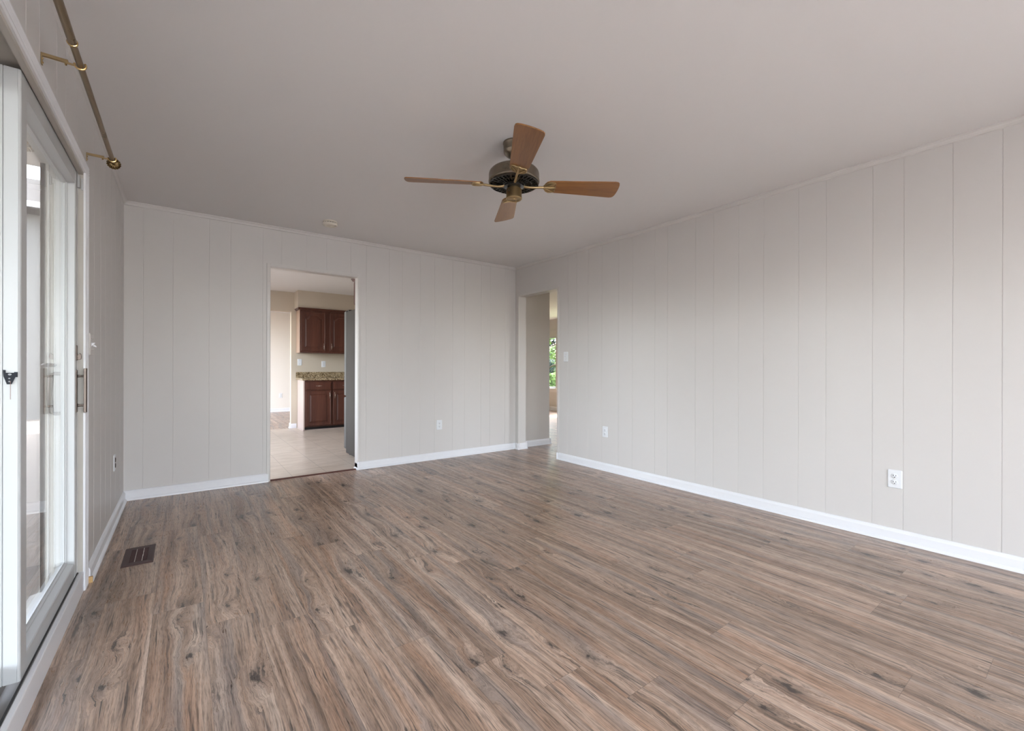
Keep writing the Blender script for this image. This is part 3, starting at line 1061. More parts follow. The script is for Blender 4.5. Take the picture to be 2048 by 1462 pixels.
for k in range(32):
    a = 2 * PI * k / 32
    M = Matrix.Rotation(a, 4, 'Z')
    vs = []
    s0 = len(bm.verts)
    pr = [(0.070, 2.183), (0.1435, 2.190), (0.1435, 2.1975), (0.070, 2.191)]
    before = set(bm.verts)
    prism(bm, [(r, z - H) for r, z in pr], -0.0024, 0.0024, lambda u, v, q: (u, q, v))
    for v in set(bm.verts) - before:
        sc_ = v.co.x / 0.11
        v.co.y *= sc_
        v.co = M @ v.co
for r0_, r1_, z_ in ((0.106, 0.110, 2.1850), (0.142, 0.148, 2.189), (0.066, 0.072, 2.181)):
    lathe(bm, fz([(r0_, z_ + 0.010), (r0_, z_), (r1_, z_ + 0.0008), (r1_, z_ + 0.010)]), 48, None, False)
obj('vent_grille', bm, BRONZED, fan, True)
bm = NB()
lathe(bm, fz([(0.060, 2.192), (0.060, 2.176), (0.052, 2.172), (0.030, 2.171)]), 40)
obj('flywheel', bm, FANBLK, fan, True)
bm = NB()
lathe(bm, fz([(0.030, 2.172), (0.034, 2.170), (0.036, 2.165), (0.045, 2.162), (0.0465, 2.158), (0.0465, 2.114), (0.048, 2.112), (0.048, 2.104), (0.044, 2.100), (0.040, 2.1045), (0.030, 2.105), (0.026, 2.1035), (0.010, 2.1035), (0.008, 2.100), (0, 2.0995)]), 44)
obj('switch_housing', bm, BRASS, fan, True)
bm = NB()
lathe(bm, [(0.0055, 0.0), (0.0055, 0.004), (0, 0.0045)], 12, Matrix.Translation((-0.0465, -0.012, 2.140 - H)) @ Matrix.Rotation(-PI / 2, 4, 'Y'))
obj('reverse_switch', bm, FANBLK, fan)
bm = NB()
tube(bm, [(0.006, -0.012, 2.100 - H), (0.006, -0.012, 2.082 - H)], 0.0012, 8)
bmesh.ops.create_icosphere(bm, subdivisions=2, radius=0.003, matrix=Matrix.Translation((0.006, -0.012, 2.081 - H)))
obj('pull_chain', bm, BRASSB, fan, True)

BZ = 2.189 - H
PITCH_B = math.radians(-14)


def blade_bm():
    bm = NB()
    r0, r1, w0, w1 = 0.186, 0.645, 0.052, 0.0755
    pts = [(r0 + 0.012, -w0 * 0.80), (r0 + 0.03, -w0)]
    pts += [(r1 - 0.035, -w1 + 0.001), (r1 - 0.018, -w1 + 0.004), (r1 - 0.009, -w1 + 0.012)]
    for k in range(1, 8):
        t_ = -1 + 2 * k / 8
        pts.append((r1 - 0.006 * (t_ * t_) , t_ * (w1 - 0.014)))
    pts += [(r1 - 0.009, w1 - 0.012), (r1 - 0.018, w1 - 0.004), (r1 - 0.035, w1 - 0.001)]
    pts += [(r0 + 0.03, w0), (r0 + 0.012, w0 * 0.80), (r0, w0 * 0.4), (r0, -w0 * 0.4)]
    prism(bm, pts, -0.003, 0.003, lambda u, v, q: (u, v, q))
    return bm


def iron_bm():
    bm = NB()
    # arm from flywheel out under the blade
    path = [(0.050, 0, 0.0), (0.072, 0, -0.010), (0.095, 0, -0.013), (0.130, 0, -0.011), (0.170, 0, -0.008), (0.200, 0, -0.006)]
    r = [0.008, 0.0085, 0.0075, 0.007, 0.0075, 0.006]
    tube(bm, path, r, 10)
    # leaf plate: fan shape with scalloped outer edge
    out = [(0.178, -0.014), (0.200, -0.040), (0.214, -0.049), (0.236, -0.047), (0.247, -0.044), (0.252, -0.030), (0.248, -0.016), (0.255, 0.0), (0.248, 0.016), (0.252, 0.030), (0.247, 0.044), (0.236, 0.047), (0.214, 0.049), (0.200, 0.040), (0.178, 0.014)]
    prism(bm, out, -0.0062, -0.0034, lambda u, v, q: (u, v, q))
    # raised ribs of the leaf
    for s in (-1, 1):
        tube(bm, [(0.180, s * 0.006, -0.0075), (0.205, s * 0.018, -0.0095), (0.230, s * 0.036, -0.0085), (0.246, s * 0.042, -0.007)], [0.0045, 0.0045, 0.0038, 0.003], 8)
        tube(bm, [(0.182, s * 0.012, -0.0075), (0.198, s * 0.034, -0.0085), (0.215, s * 0.045, -0.0075), (0.236, s * 0.045, -0.007)], [0.003, 0.0036, 0.0036, 0.0025], 8)
    tube(bm, [(0.195, 0, -0.0085), (0.225, 0, -0.0090), (0.250, 0, -0.007)], [0.005, 0.004, 0.0025], 8)
    tube(bm, [(0.246, -0.044, -0.0068), (0.2505, -0.030, -0.0075), (0.2465, -0.016, -0.0075), (0.2535, 0, -0.0075), (0.2465, 0.016, -0.0075), (0.2505, 0.030, -0.0075), (0.246, 0.044, -0.0068)], 0.003, 8)
    return bm


bl0 = obj('blade', blade_bm(), BLADEW, fan, False, 0.0012)
iron0 = obj('blade_iron', iron_bm(), BRASS, bl0, True)
iron0['label'] = 'antique brass leaf shaped blade bracket'
BASE_ANG = math.radians(53.31 + 180 + 6.6)
for k in range(4):
    o = bl0 if k == 0 else copy_tree(bl0, fan)
    Mr = Matrix.Translation((0, 0, BZ)) @ Matrix.Rotation(BASE_ANG + k * PI / 2, 4, 'Z') @ Matrix.Rotation(PITCH_B, 4, 'X')
    o.matrix_basis = Mr

# ------------------------------------------------------------------ curtain rod
RX, RZ = -0.293, 2.150
t = thing('curtain_rod', 'antique brass curtain rod on brackets above the sliding door', 'curtain rod', (XL, 1.9, RZ))


def rl(o):
    o.matrix_parent_inverse = Matrix.Translation(t.location).inverted()
    return o


bm = NB(); tube(bm, [(RX, 0.40, RZ), (RX, 2.02, RZ)], 0.0118, 20); rl(obj('outer_tube', bm, RODB, t, True))
bm = NB(); tube(bm, [(RX, 2.02, RZ), (RX, 3.075, RZ)], 0.0098, 20); rl(obj('inner_tube', bm, RODB, t, True))


def ring(bm, y, R_, r_, n=24, m=8):
    vs = [[bm.verts.new((RX + (R_ + r_ * math.cos(2 * PI * j / m)) * math.cos(2 * PI * i / n), y + r_ * math.sin(2 * PI * j / m), RZ + (R_ + r_ * math.cos(2 * PI * j / m)) * math.sin(2 * PI * i / n))) for j in range(m)] for i in range(n)]
    for i in range(n):
        for j in range(m):
            bm.faces.new((vs[i][j], vs[(i + 1) % n][j], vs[(i + 1) % n][(j + 1) % m], vs[i][(j + 1) % m]))


bm = NB(); ring(bm, 2.022, 0.0118, 0.0028); ring(bm, 2.028, 0.0112, 0.0022); rl(obj('collar', bm, BRASSB, t, True))
for yb in (0.75, 2.16, 3.03):
    bm = NB()
    bx(bm, XL + 0.0005, yb - 0.0065, RZ - 0.036, XL + 0.0035, yb + 0.0065, RZ + 0.004)
    bx(bm, XL + 0.0005, yb - 0.0055, RZ - 0.006, RX - 0.030, yb - 0.0035, RZ + 0.0035)
    bx(bm, XL + 0.0005, yb + 0.0035, RZ - 0.006, RX - 0.030, yb + 0.0055, RZ + 0.0035)
    bx(bm, XL + 0.0005, yb - 0.0055, RZ + 0.0015, RX - 0.030, yb + 0.0055, RZ + 0.0040)
    bx(bm, RX - 0.040, yb - 0.0030, RZ - 0.0085, RX - 0.010, yb + 0.0030, RZ - 0.0025)
    br = rl(obj('bracket', bm, BRASS, t, False, 0.0006))
    bm = NB()
    n = 20
    R_ = 0.0145
    pts = [(RX + R_ * math.cos(a), yb, RZ + R_ * math.sin(a)) for a in [math.radians(170 + 225 * q / n) for q in range(n + 1)]]
    tube(bm, pts, 0.0034, 8)
    o = obj('cup', bm, BRASSB, br, True)
    for zz in (-0.014, -0.028):
        bm = NB()
        lathe(bm, [(0.003, 0), (0.0026, 0.002), (0, 0.003)], 10, Matrix.Translation((XL + 0.0035, yb, RZ + zz)) @ Matrix.Rotation(PI / 2, 4, 'Y'))
        obj('screw', bm, BRASSB, br)
    bm = NB()
    lathe(bm, [(0.003, 0), (0.003, 0.006), (0, 0.007)], 10, Matrix.Translation((RX - 0.036, yb, RZ - 0.0085)) @ Matrix.Rotation(PI, 4, 'X'))
    obj('set_screw', bm, BRASSB, br)
# fluted finial: neck and scalloped dish, axis along y
bm = NB()
My = Matrix.Translation((RX, 3.070, RZ)) @ Matrix.Rotation(-PI / 2, 4, 'X')
lathe(bm, [(0.0110, -0.004), (0.0125, 0.0), (0.0105, 0.004), (0.008, 0.010), (0.010, 0.016), (0.011, 0.019)], 20, My)
n = 64
rings = []
for r_, z_, amp in ((0.006, 0.016, 0), (0.016, 0.017, 0.04), (0.026, 0.021, 0.09), (0.0300, 0.027, 0.10), (0.0285, 0.031, 0.09), (0.018, 0.036, 0.05), (0.009, 0.039, 0), (0.0, 0.040, 0)):
    if r_ == 0:
        rings.append([bm.verts.new(My @ Vector((0, 0, z_)))])
        continue
    rg = []
    for k in range(n):
        a = 2 * PI * k / n
        s_ = abs(math.sin(a * 8))
        rr = r_ * (1 - amp * (1 - s_))
        zz = z_ + (0.010 * amp / 0.1) * (s_ - 0.6) * 0.35 * (-1 if z_ < 0.028 else 1)
        rg.append(bm.verts.new(My @ Vector((rr * math.cos(a), rr * math.sin(a), zz))))
    rings.append(rg)
for A, B in zip(rings, rings[1:]):
    for k in range(n):
        k2 = (k + 1) % n
        if len(B) == 1:
            bm.faces.new((A[k], A[k2], B[0]))
        else:
            bm.faces.new((A[k], A[k2], B[k2], B[k]))
bm.faces.new(rings[0][::-1])
o = rl(obj('finial', bm, FINB, t, True)); o['label'] = 'fluted brass disc finial'

# ------------------------------------------------------------------ kitchen
bm = NB()
KXL = -0.52
for d in ((KXL - 0.1, YB + KW, 0, KXL, 5.2, H), (KXL - 0.1, 8.2, 0, KXL, KY + 0.10, H), (KXL - 0.1, 5.2, 0, KXL, 8.2, 0.6), (KXL - 0.1, 5.2, 2.2, KXL, 8.2, H)):
    bx(bm, *d)
struct(obj('wall_kitchen_left', bm, KWALL))  # opening in this unseen wall is put in and sized to light the kitchen
OX0, OX1, OZ = 0.55, 1.552, 2.088
bm = NB()
bx(bm, KXL, KY, 0, OX0, KY + 0.11, H)
bx(bm, OX0, KY, OZ, OX1, KY + 0.11, H)
bx(bm, OX1, KY, 0, XR, KY + 0.11, H)
struct(obj('wall_kitchen_back', bm, KWALL), 'tan kitchen wall with a plain opening to the dining room', 'wall')
struct(boxobj('wall_kitchen_right', (XR, YB + KW, 0, XR + RW, DY + 0.1, H), KWALL))
bm = NB()
bx(bm, 1.600, 8.400, 2.142, XR - 0.001, KY, H)
struct(obj('wall_soffit', bm, KWALL), 'tan soffit above the dark kitchen wall cabinets', 'soffit')
bm = NB()
prism(bm, BB, OX1, 1.64, lambda u, v, q: (q, KY - u * 0.6, v))
struct(obj('baseboard_kitchen', bm, TRIMW))
# dining room
bm = NB()
bx(bm, KXL - 0.1, DY, 0, XR, DY + 0.1, H)
struct(obj('wall_dining_back', bm, DWALL), 'pale dining room wall seen through the kitchen', 'wall')
bm = NB()
for d in ((KXL - 0.1, KY + 0.10, 0, KXL, 9.0, H), (KXL - 0.1, 12.0, 0, KXL, DY, H), (KXL - 0.1, 9.0, 0, KXL, 12.0, 0.1), (KXL - 0.1, 9.0, 2.34, KXL, 12.0, H)):
    bx(bm, *d)
struct(obj('wall_dining_left', bm, DWALL))  # unseen opening here is put in and sized to brighten the dining room
bm = NB()
prism(bm, BB, KXL, XR, lambda u, v, q: (q, DY - u, v * 1.1))
prism(bm, BB, KY - 0.0, KY + 0.11, lambda u, v, q: (OX1 - u, q, v * 1.1))
struct(obj('baseboard_dining', bm, TRIMW))


def raised_door(w, h, arch=False):
    """cabinet door, front at y=0 facing -y, frame plus raised panel; origin lower left"""
    bm = NB()
    bx(bm, 0.001, 0.0095, 0.001, w - 0.001, 0.018, h - 0.001)
    fwid = 0.056
    # frame lip
    def outl(ins, top_extra):
        pts = [(ins, ins), (w - ins, ins)]
        zt = h - ins
        if arch:
            sh = h - ins - top_extra
            pts += [(w - ins, sh), (w - ins - 0.022, sh)]
            n = 14
            x0_, x1_ = ins + 0.022, w - ins - 0.022
            for k in range(n + 1):
                s = k / n
                x = x1_ + (x0_ - x1_) * s
                z = sh + (zt - sh) * (0.5 - 0.5 * math.cos(min(1.0, min(s, 1 - s) * 4.0) * PI)) * 1.0
                pts.append((x, z))
            pts += [(ins + 0.022, sh), (ins, sh)]
            # drop duplicate neighbours
            q = []
            for p in pts:
                if not q or (abs(p[0] - q[-1][0]) + abs(p[1] - q[-1][1])) > 1e-5:
                    q.append(p)
            return q
        return pts + [(w - ins, zt), (ins, zt)]
    holed_plate(bm, [(0, 0), (w, 0), (w, h), (0, h)], [outl(fwid, 0.055)], 0.0, 0.0096)
    levels = [(fwid + 0.0005, 0.0094), (fwid + 0.007, 0.0090), (fwid + 0.030, 0.0005), (fwid + 0.034, 0.0)]
    rings = []
    for ins, y in levels:
        rings.append([bm.verts.new((x, y, z)) for x, z in outl(ins, 0.055)])
    for A, B in zip(rings, rings[1:]):
        n = len(A)
        for i in range(n):
            j = (i + 1) % n
            bm.faces.new((A[i], A[j], B[j], B[i]))
    bm.faces.new(rings[-1])
    # outer frame edge moulding
    e = [[(0.004, 0.0), (0.010, -0.003), (0.014, -0.0035)]]
    for (xa, za, xb, zb_) in ((0, 0, w, 0), (0, h, w, h)):
        s = 1 if za == 0 else -1
        prism(bm, [(0.003 * s, 0.001), (0.003 * s, -0.002), (0.009 * s, -0.004), (0.015 * s, -0.001), (0.015 * s, 0.001)], 0.003, w - 0.003, lambda u, v, q, za=za: (q, v, za + u))
    for xa, s in ((0, 1), (w, -1)):
        prism(bm, [(0.003 * s, 0.001), (0.003 * s, -0.002), (0.009 * s, -0.004), (0.015 * s, -0.001), (0.015 * s, 0.001)], 0.003, h - 0.003, lambda u, v, q, xa=xa: (xa + u, v, q))
    return bm


def cab_handle_bm(vertical=True):
    bm = NB()
    L_ = 0.048
    pts = []
    for k in range(9):
        s = -1 + 2 * k / 8
        pts.append((s * L_, -0.006 - 0.016 * (1 - s * s)))
    rr = [0.005, 0.0035, 0.003, 0.0045, 0.006, 0.0045, 0.003, 0.0035, 0.005]
    if vertical:
        tube(bm, [(0, y, s) for s, y in pts], rr, 8)
    else:
        tube(bm, [(s, y, 0) for s, y in pts], rr, 8)
    for s in (-1, 1):
        q = s * L_
        bx(bm, *((-0.004, -0.007, q - 0.004, 0.004, 0.0, q + 0.004) if vertical else (q - 0.004, -0.007, -0.004, q + 0.004, 0.0, 0.004)))
    return bm


# wall cabinet
UX0, UZ0, UZ1, UY = 1.634, 1.350, 2.105, 8.400
u = thing('wall_cabinet', 'dark cherry wall cabinet with arched door panels above the granite counter', 'kitchen cabinet', (UX0, KY, UZ0))


def at(o, x, y, z, root):
    o.location = (x - root.location.x, y - root.location.y, z - root.location.z)
    return o


UW = 0.965
bm = NB(); bx(bm, 0.0125, 0.018, 0, UW, KY - UY - 0.0005, UZ1 - UZ0); bx(bm, 0, 0, 0, UW, 0.018, UZ1 - UZ0)
at(obj('carcass', bm, CHERRY, u), UX0, UY, UZ0, u)
o = at(boxobj('side_panel', (0, 0.019, 0.0, 0.012, KY - UY - 0.001, UZ1 - UZ0), CHERRYE, u), UX0, UY, UZ0, u)
o['label'] = 'paler side of the wall cabinet'
bm = NB()
prism(bm, [(0, 0), (-0.010, 0.004), (-0.014, 0.014), (-0.026, 0.026), (-0.030, 0.036), (0.010, 0.036)], -0.030, UW, lambda uu, v, q: (q, uu, v))
prism(bm, [(0, 0), (-0.010, 0.004), (-0.014, 0.014), (-0.026, 0.026), (-0.030, 0.036), (0.010, 0.036)], 0.0101, KY - UY - 0.001, lambda uu, v, q: (uu, q, v))
at(obj('crown', bm, CHERRY, u), UX0, UY, UZ1, u)
for k, (dx, hxx) in enumerate(((0.017, 0.402 - 0.030), (0.492, 0.028))):
    d_ = at(obj('door', raised_door(0.402, 0.690, True), CHERRY, u), UX0 + dx, UY - 0.019, 1.384, u)
    hnd = obj('handle', cab_handle_bm(True), CHROME, d_)
    hnd.location = (hxx, -0.003, 0.085)

# base cabinet
CX0, CYF = 1.655, 8.212
c = thing('base_cabinet', 'dark cherry base cabinet with drawers over doors in the kitchen', 'kitchen cabinet', (CX0, KY, 0))
CW = 0.97
bm = NB()
bx(bm, 0.019, 0.0, 0.060, CW, KY - CYF - 0.002, 0.868)
at(obj('carcass', bm, CHERRY, c), CX0, CYF, 0, c)
o = at(boxobj('toe_kick', (0.019, 0.045, 0.0, CW, 0.060, 0.0595), TOEK, c), CX0, CYF, 0, c)
bm = NB(); prism(bm, [(0, 0.0), (0, 0.868), (KY - CYF - 0.002, 0.868), (KY - CYF - 0.002, 0.0)], 0.0, 0.0185, lambda uu, v, q: (q, uu, v))
bx(bm, -0.008, -0.004, 0.0, 0.0, KY - CYF - 0.002, 0.014)
o = at(obj('end_panel', bm, BASEEND, c), CX0, CYF, 0, c); o['label'] = 'base cabinet end panel, reflected light put into its pale colour'
o = at(boxobj('shoe_strip', (0.019, 0.030, 0.0, CW, 0.0445, 0.012), BASEEND, c), CX0, CYF, 0, c)
for k, dx in enumerate((0.034, 0.484)):
    bm = NB()
    bx(bm, 0, 0, 0, 0.414, 0.019, 0.138)
    prism(bm, [(0.004, 0), (0.012, -0.006), (0.022, -0.006), (0.022, 0)], 0.004, 0.410, lambda uu, v, q: (q, v, uu))
    prism(bm, [(0.134, 0), (0.126, -0.006), (0.116, -0.006), (0.116, 0)], 0.004, 0.410, lambda uu, v, q: (q, v, uu))
    bx(bm, 0.012, -0.006, 0.022, 0.402, 0, 0.116)
    dr = at(obj('drawer', bm, CHERRY, c), CX0 + dx, CYF - 0.0195, 0.700, c)
    hnd = obj('handle', cab_handle_bm(False), CHROME, dr)
    hnd.location = (0.212, -0.007, 0.070)
    d_ = at(obj('door', raised_door(0.414, 0.605, False), CHERRY, c), CX0 + dx, CYF - 0.0195, 0.078, c)
    hnd = obj('handle', cab_handle_bm(True), CHROME, d_)
    hnd.location = (0.414 - 0.025 if k == 0 else 0.025, -0.003, 0.520)

# counter
bm = NB()
bx(bm, 1.628, 8.172, 0.8685, XR - 0.002, KY - 0.001, 0.905)
ct_ = obj('countertop', bm, GRANITE, None, False, 0.004)
tag(ct_, 'speckled brown granite counter on the dark base cabinet', 'countertop')
o = boxobj('backsplash', (1.628, KY - 0.024, 0.9055, XR - 0.002, KY - 0.001, 1.008), GRANITE, ct_)

# cover plates above the counter
sw = make_switch('white switch plate above the granite counter at its left end', (1.692, KY, 1.185), 0)
make_outlet('white double width outlet plate above the granite counter beside the fridge', (2.10, KY, 1.155), 0)

# fridge: back to the dividing wall, doors facing away
RXF, RY0, RY1, RZ1 = 1.632, 4.945, 5.665, 1.785
fr = thing('refrigerator', 'stainless steel refrigerator just inside the kitchen doorway', 'refrigerator', (RXF + 0.45, (RY0 + RY1) / 2, 0))


def fl_(o):
    o.matrix_parent_inverse = Matrix.Translation(fr.location).inverted()
    return o


fl_(boxobj('body', (RXF, RY0, 0.025, RXF + 0.90, RY1, RZ1), STEEL, fr, 0.008))
for x0_, x1_ in ((RXF, RXF + 0.447), (RXF + 0.453, RXF + 0.90)):
    d_ = fl_(boxobj('door', (x0_, RY1 + 0.008, 0.735, x1_, RY1 + 0.085, RZ1 + 0.012), FRIDGE_EDGE, fr, 0.012))
    bm = NB()
    hx_ = x1_ - 0.04 if x0_ == RXF else x0_ + 0.04
    tube(bm, [(hx_, RY1 + 0.085, 0.82), (hx_, RY1 + 0.130, 0.84), (hx_, RY1 + 0.135, 1.2), (hx_, RY1 + 0.130, 1.58), (hx_, RY1 + 0.085, 1.60)], 0.011, 10)
    obj('handle', bm, STEEL, d_, True)
d_ = fl_(boxobj('freezer_drawer', (RXF, RY1 + 0.008, 0.07, RXF + 0.90, RY1 + 0.085, 0.722), FRIDGE_EDGE, fr, 0.012))
bm = NB()
tube(bm, [(RXF + 0.06, RY1 + 0.085, 0.64), (RXF + 0.07, RY1 + 0.128, 0.64), (RXF + 0.45, RY1 + 0.135, 0.64), (RXF + 0.83, RY1 + 0.128, 0.64), (RXF + 0.84, RY1 + 0.085, 0.64)], 0.012, 10)
obj('handle', bm, STEEL, d_, True)
bm = NB(); bx(bm, RXF + 0.02, RY1 - 0.06, RZ1 + 0.0005, RXF + 0.09, RY1 + 0.06, RZ1 + 0.022)
fl_(obj('hinge_cover', bm, TOEK, fr))
for fx_, fy_ in ((RXF + 0.05, RY0 + 0.06), (RXF + 0.85, RY0 + 0.06), (RXF + 0.05, RY1 - 0.03), (RXF + 0.85, RY1 - 0.03)):
    bm = NB()
    lathe(bm, [(0.018, 0.0), (0.018, 0.026)], 12, Matrix.Translation((fx_, fy_, 0)))
    fl_(obj('foot', bm, TOEK, fr))

# cabinet over the fridge
oc = thing('overhead_cabinet', 'dark cherry cabinet end above the stainless refrigerator', 'kitchen cabinet', (1.634, YB + KW, 1.86))
OC0, OC1 = 1.840, 2.118
oc.location.z = OC0
bm = NB(); bx(bm, 0, 0.0005, 0, 0.93, 0.505, OC1 - OC0)
at(obj('carcass', bm, CHERRY, oc), 1.634, YB + KW, OC0, oc)
for x0_, x1_ in ((0.004, 0.462), (0.468, 0.926)):
    bm = raised_door(x1_ - x0_, OC1 - OC0 - 0.03)
    d_ = obj('door', bm, CHERRY, oc)
    d_.rotation_euler = (0, 0, PI)
    at(d_, 1.634 + x1_, YB + KW + 0.526, OC0 + 0.012, oc)
bm = NB(); prism(bm, [(0.0, 0), (-0.008, 0.006), (-0.024, 0.022), (-0.026, 0.032), (0.02, 0.032)], 0.0005, 0.54, lambda uu, v, q: (uu, q, v))
at(obj('crown', bm, CHERRY, oc), 1.634, YB + KW, OC1, oc)

# ------------------------------------------------------------------ hall and living room
bm = NB()
bx(bm, XR + RW, YB + 0.02, 0, 4.235, YB + 0.14, LH)
struct(obj('wall_hall', bm, LWALL), 'short grey hall partition just beyond the right doorway', 'wall')
bm = NB()
prism(bm, BB, XR + RW, 4.235 + 0.026, lambda u_, v, q: (q, YB + 0.02 - u_, v))
prism(bm, BB, YB + 0.02 - 0.026, YB + 0.14, lambda u_, v, q: (4.235 + u_, q, v))
struct(obj('baseboard_hall', bm, TRIMW))
LWY0, LWY1, LWZ0, LWZ1 = 8.395, 9.45, 0.575, 1.905
bm = NB()
for d in ((LX, YR - 0.14, 0, LX + 0.14, 0.4, LH), (LX, 1.8, 0, LX + 0.14, 6.7, LH), (LX, 0.4, 0, LX + 0.14, 1.8, 0.6), (LX, 0.4, 2.1, LX + 0.14, 1.8, LH), (LX, 7.95, 0, LX + 0.14, LWY0, LH), (LX, 6.7, 0, LX + 0.14, 7.95, 0.4), (LX, 6.7, 2.1, LX + 0.14, 7.95, LH), (LX, LWY1, 0, LX + 0.14, 11.1, LH), (LX, LWY0, 0, LX + 0.14, LWY1, LWZ0), (LX, LWY0, LWZ1, LX + 0.14, LWY1, LH)):
    bx(bm, *d)
struct(obj('wall_living_right', bm, LWALL), 'beige living room wall with the big window beyond the hall', 'wall')  # the two openings out of view are added for their light
struct(boxobj('wall_living_back', (XR + RW, 11.0, 0, LX, 11.1, LH), LWALL))
struct(boxobj('wall_living_front', (XR + RW, YR - 0.14, 0, LX, YR - 0.04, LH), LWALL))
bm = NB(); prism(bm, BB, YR, 11.0, lambda u_, v, q: (LX - u_, q, v * 1.25)); struct(obj('baseboard_living', bm, TRIMW))
w1 = struct(thing('window_1', 'large living room window with green trees outside beyond the hall', 'window', (LX, LWY0, LWZ0)))


def wl(o):
    o.matrix_parent_inverse = Matrix.Translation(w1.location).inverted()
    return o


bm = NB()
fx = LX + 0.03
for d in ((fx, LWY0, LWZ0, fx + 0.06, LWY0 + 0.045, LWZ1), (fx, LWY1 - 0.045, LWZ0, fx + 0.06, LWY1, LWZ1), (fx, LWY0 + 0.045, LWZ0, fx + 0.06, LWY1 - 0.045, LWZ0 + 0.03), (fx, LWY0 + 0.045, LWZ1 - 0.03, fx + 0.06, LWY1 - 0.045, LWZ1)):
    bx(bm, *d)
wl(obj('frame', bm, VINYL, w1))
wl(boxobj('glass_pane', (fx + 0.028, LWY0 + 0.04, LWZ0 + 0.025, fx + 0.033, LWY1 - 0.04, LWZ1 - 0.025), GLASSW, w1))
bm = NB()
bx(bm, LX - 0.016, LWY0 - 0.06, LWZ0 - 0.10, LX - 0.0005, LWY1 + 0.06, LWZ0 - 0.040)
bx(bm, LX - 0.040, LWY0 - 0.07, LWZ0 - 0.040, LX + 0.03, LWY1 + 0.07, LWZ0 - 0.001)
wl(obj('sill', bm, CASE, w1))
bm = NB()
bx(bm, LX - 0.016, LWY0 - 0.06, LWZ0, LX - 0.0005, LWY0, LWZ1)
bx(bm, LX - 0.016, LWY1, LWZ0, LX - 0.0005, LWY1 + 0.06, LWZ1)
bx(bm, LX - 0.016, LWY0 - 0.06, LWZ1, LX - 0.0005, LWY1 + 0.06, LWZ1 + 0.155)
bx(bm, LX - 0.024, LWY0 - 0.065, LWZ1 + 0.145, LX - 0.0005, LWY1 + 0.065, LWZ1 + 0.160)
wl(obj('casing', bm, LWALL, w1))

# ------------------------------------------------------------------ outdoors
struct(boxobj('ground_deck', (-9.0, -6.0, -0.30, XL - WT - 0.01, 26.0, -0.14), DECK))
struct(boxobj('ground_lawn', (LX + 0.15, -6.0, -0.30, 60.0, 60.0, -0.14), GRASS))
struct(boxobj('ground_yard', (XL - WT - 0.01, -14.0, -0.30, LX + 0.15, YR - 0.15, -0.14), YARD_BOUNCE))

# added roof slab that cuts the sky light at the patio door
struct(boxobj('sky_shade_roof', (-4.6, -7.0, 2.50, XL - WT - 0.001, 4.5, 2.62), CREAM))

# neighbouring house glimpsed through the patio door
nh = thing('house', 'pale neighbouring house with a grey roof glimpsed through the sliding door glass', 'house', (-5.0, 15.0, -0.14))


def nl(o):
    o.matrix_parent_inverse = Matrix.Translation(nh.location).inverted()
    return o


bm = NB()
bx(bm, -8.5, 15.0, -0.14, -1.4, 19.0, 4.66)
nl(obj('wall', bm, SIDING, nh))
bm = NB()
prism(bm, [(14.5, 4.82), (16.9, 6.05), (17.1, 6.05), (19.5, 4.82), (19.5, 4.67), (14.5, 4.67)], -8.8, -1.1, lambda u_, v, q: (q, u_, v))
nl(obj('roof', bm, ROOFT, nh))
bm = NB()
prism(bm, [(14.42, 4.70), (14.499, 4.70), (14.499, 4.82), (14.40, 4.82)], -8.8, -1.1, lambda u_, v, q: (q, u_, v))
tube(bm, [(-1.55, 14.46, 4.72), (-1.55, 14.93, 4.4), (-1.55, 14.93, -0.1)], 0.04, 10)
nl(obj('gutter', bm, TRIMW, nh))


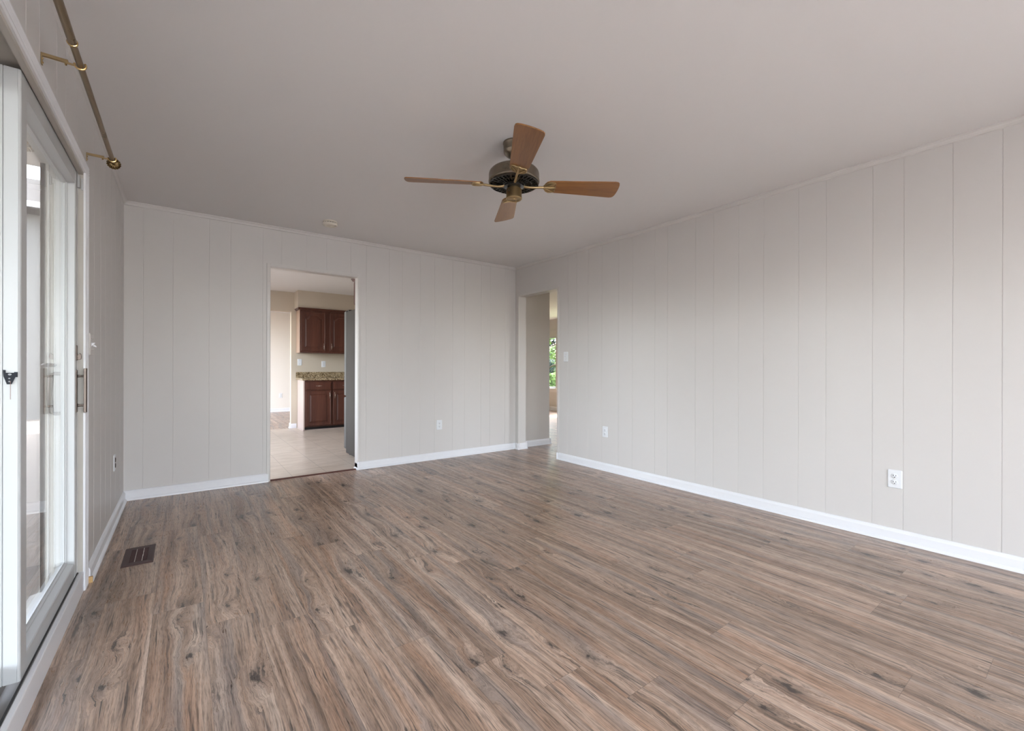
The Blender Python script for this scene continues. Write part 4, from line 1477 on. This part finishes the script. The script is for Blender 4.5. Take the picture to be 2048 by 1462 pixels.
def tree(label, x, y, h, rad, mat, seed, n, leaf, zlow=0.4, nb=26):
    rng = random.Random(seed)
    t_ = thing('tree', label, 'tree', (x, y, -0.14), 0, 'trees outside the living room window')
    bm = NB()
    tube(bm, [(0, 0, 0), (0.05, 0.02, h * 0.3), (-0.04, 0.05, h * 0.6), (0.02, 0, h * 0.9)], [0.14, 0.11, 0.07, 0.02], 10)
    for k in range(7):
        a = k * 2.4
        z_ = h * (0.18 + 0.09 * k)
        tube(bm, [(0, 0, z_), (0.4 * rad * math.cos(a), 0.4 * rad * math.sin(a), z_ + 0.25), (0.8 * rad * math.cos(a), 0.8 * rad * math.sin(a), z_ + 0.4)], [0.05, 0.03, 0.012], 6)
    obj('trunk', bm, BARK, t_, True)
    bm = NB()
    blobs = []
    for k in range(nb):
        a, zz = rng.uniform(0, 2 * PI), rng.uniform(zlow, h)
        rr = rad * (0.35 + 0.65 * math.sin(PI * min(0.95, max(0.15, (zz - zlow) / (h - zlow))))) * rng.uniform(0.3, 0.95)
        blobs.append((rr * math.cos(a), rr * math.sin(a), zz, rng.uniform(0.28, 0.5) * rad * 0.6))
    for _ in range(n):
        bxx, byy, bzz, br_ = rng.choice(blobs)
        d = Vector((rng.gauss(0, 1), rng.gauss(0, 1), rng.gauss(0, 1))).normalized() * br_ * rng.uniform(0.55, 1.05)
        p = Vector((bxx, byy, bzz)) + d
        if p.z < 0.1:
            continue
        ax = Vector((rng.gauss(0, 1), rng.gauss(0, 1), rng.gauss(0, 1))).normalized()
        bx_ = ax.orthogonal().normalized()
        s = leaf * rng.uniform(0.6, 1.3)
        bm.faces.new([bm.verts.new(p + q) for q in (ax * s, bx_ * s * 0.5, -ax * s, -bx_ * s * 0.5)])
    obj('foliage', bm, mat, t_)
    return t_


# line of sight through the window slit runs roughly (0.665, 0.747)
tree('bright yellow green leafy tree nearest outside the living room window', 10.35, 12.15, 2.9, 1.25, LEAF_Y, 3, 6500, 0.085, 0.3, 40)
tree('dark bluish tree close behind the bright one outside the living room window', 17.0, 18.4, 4.6, 2.2, LEAF_D, 5, 9000, 0.17, 0.1, 60)
tree('dark tree farther left behind the bright one outside the living room window', 19.2, 25.6, 5.4, 2.8, LEAF_D, 6, 9000, 0.22, 0.1, 60)
tree('dark tree standing at the right of the living room window view', 24.6, 21.8, 5.2, 2.8, LEAF_D, 8, 9000, 0.22, 0.1, 60)
bpy.context.view_layer.update()
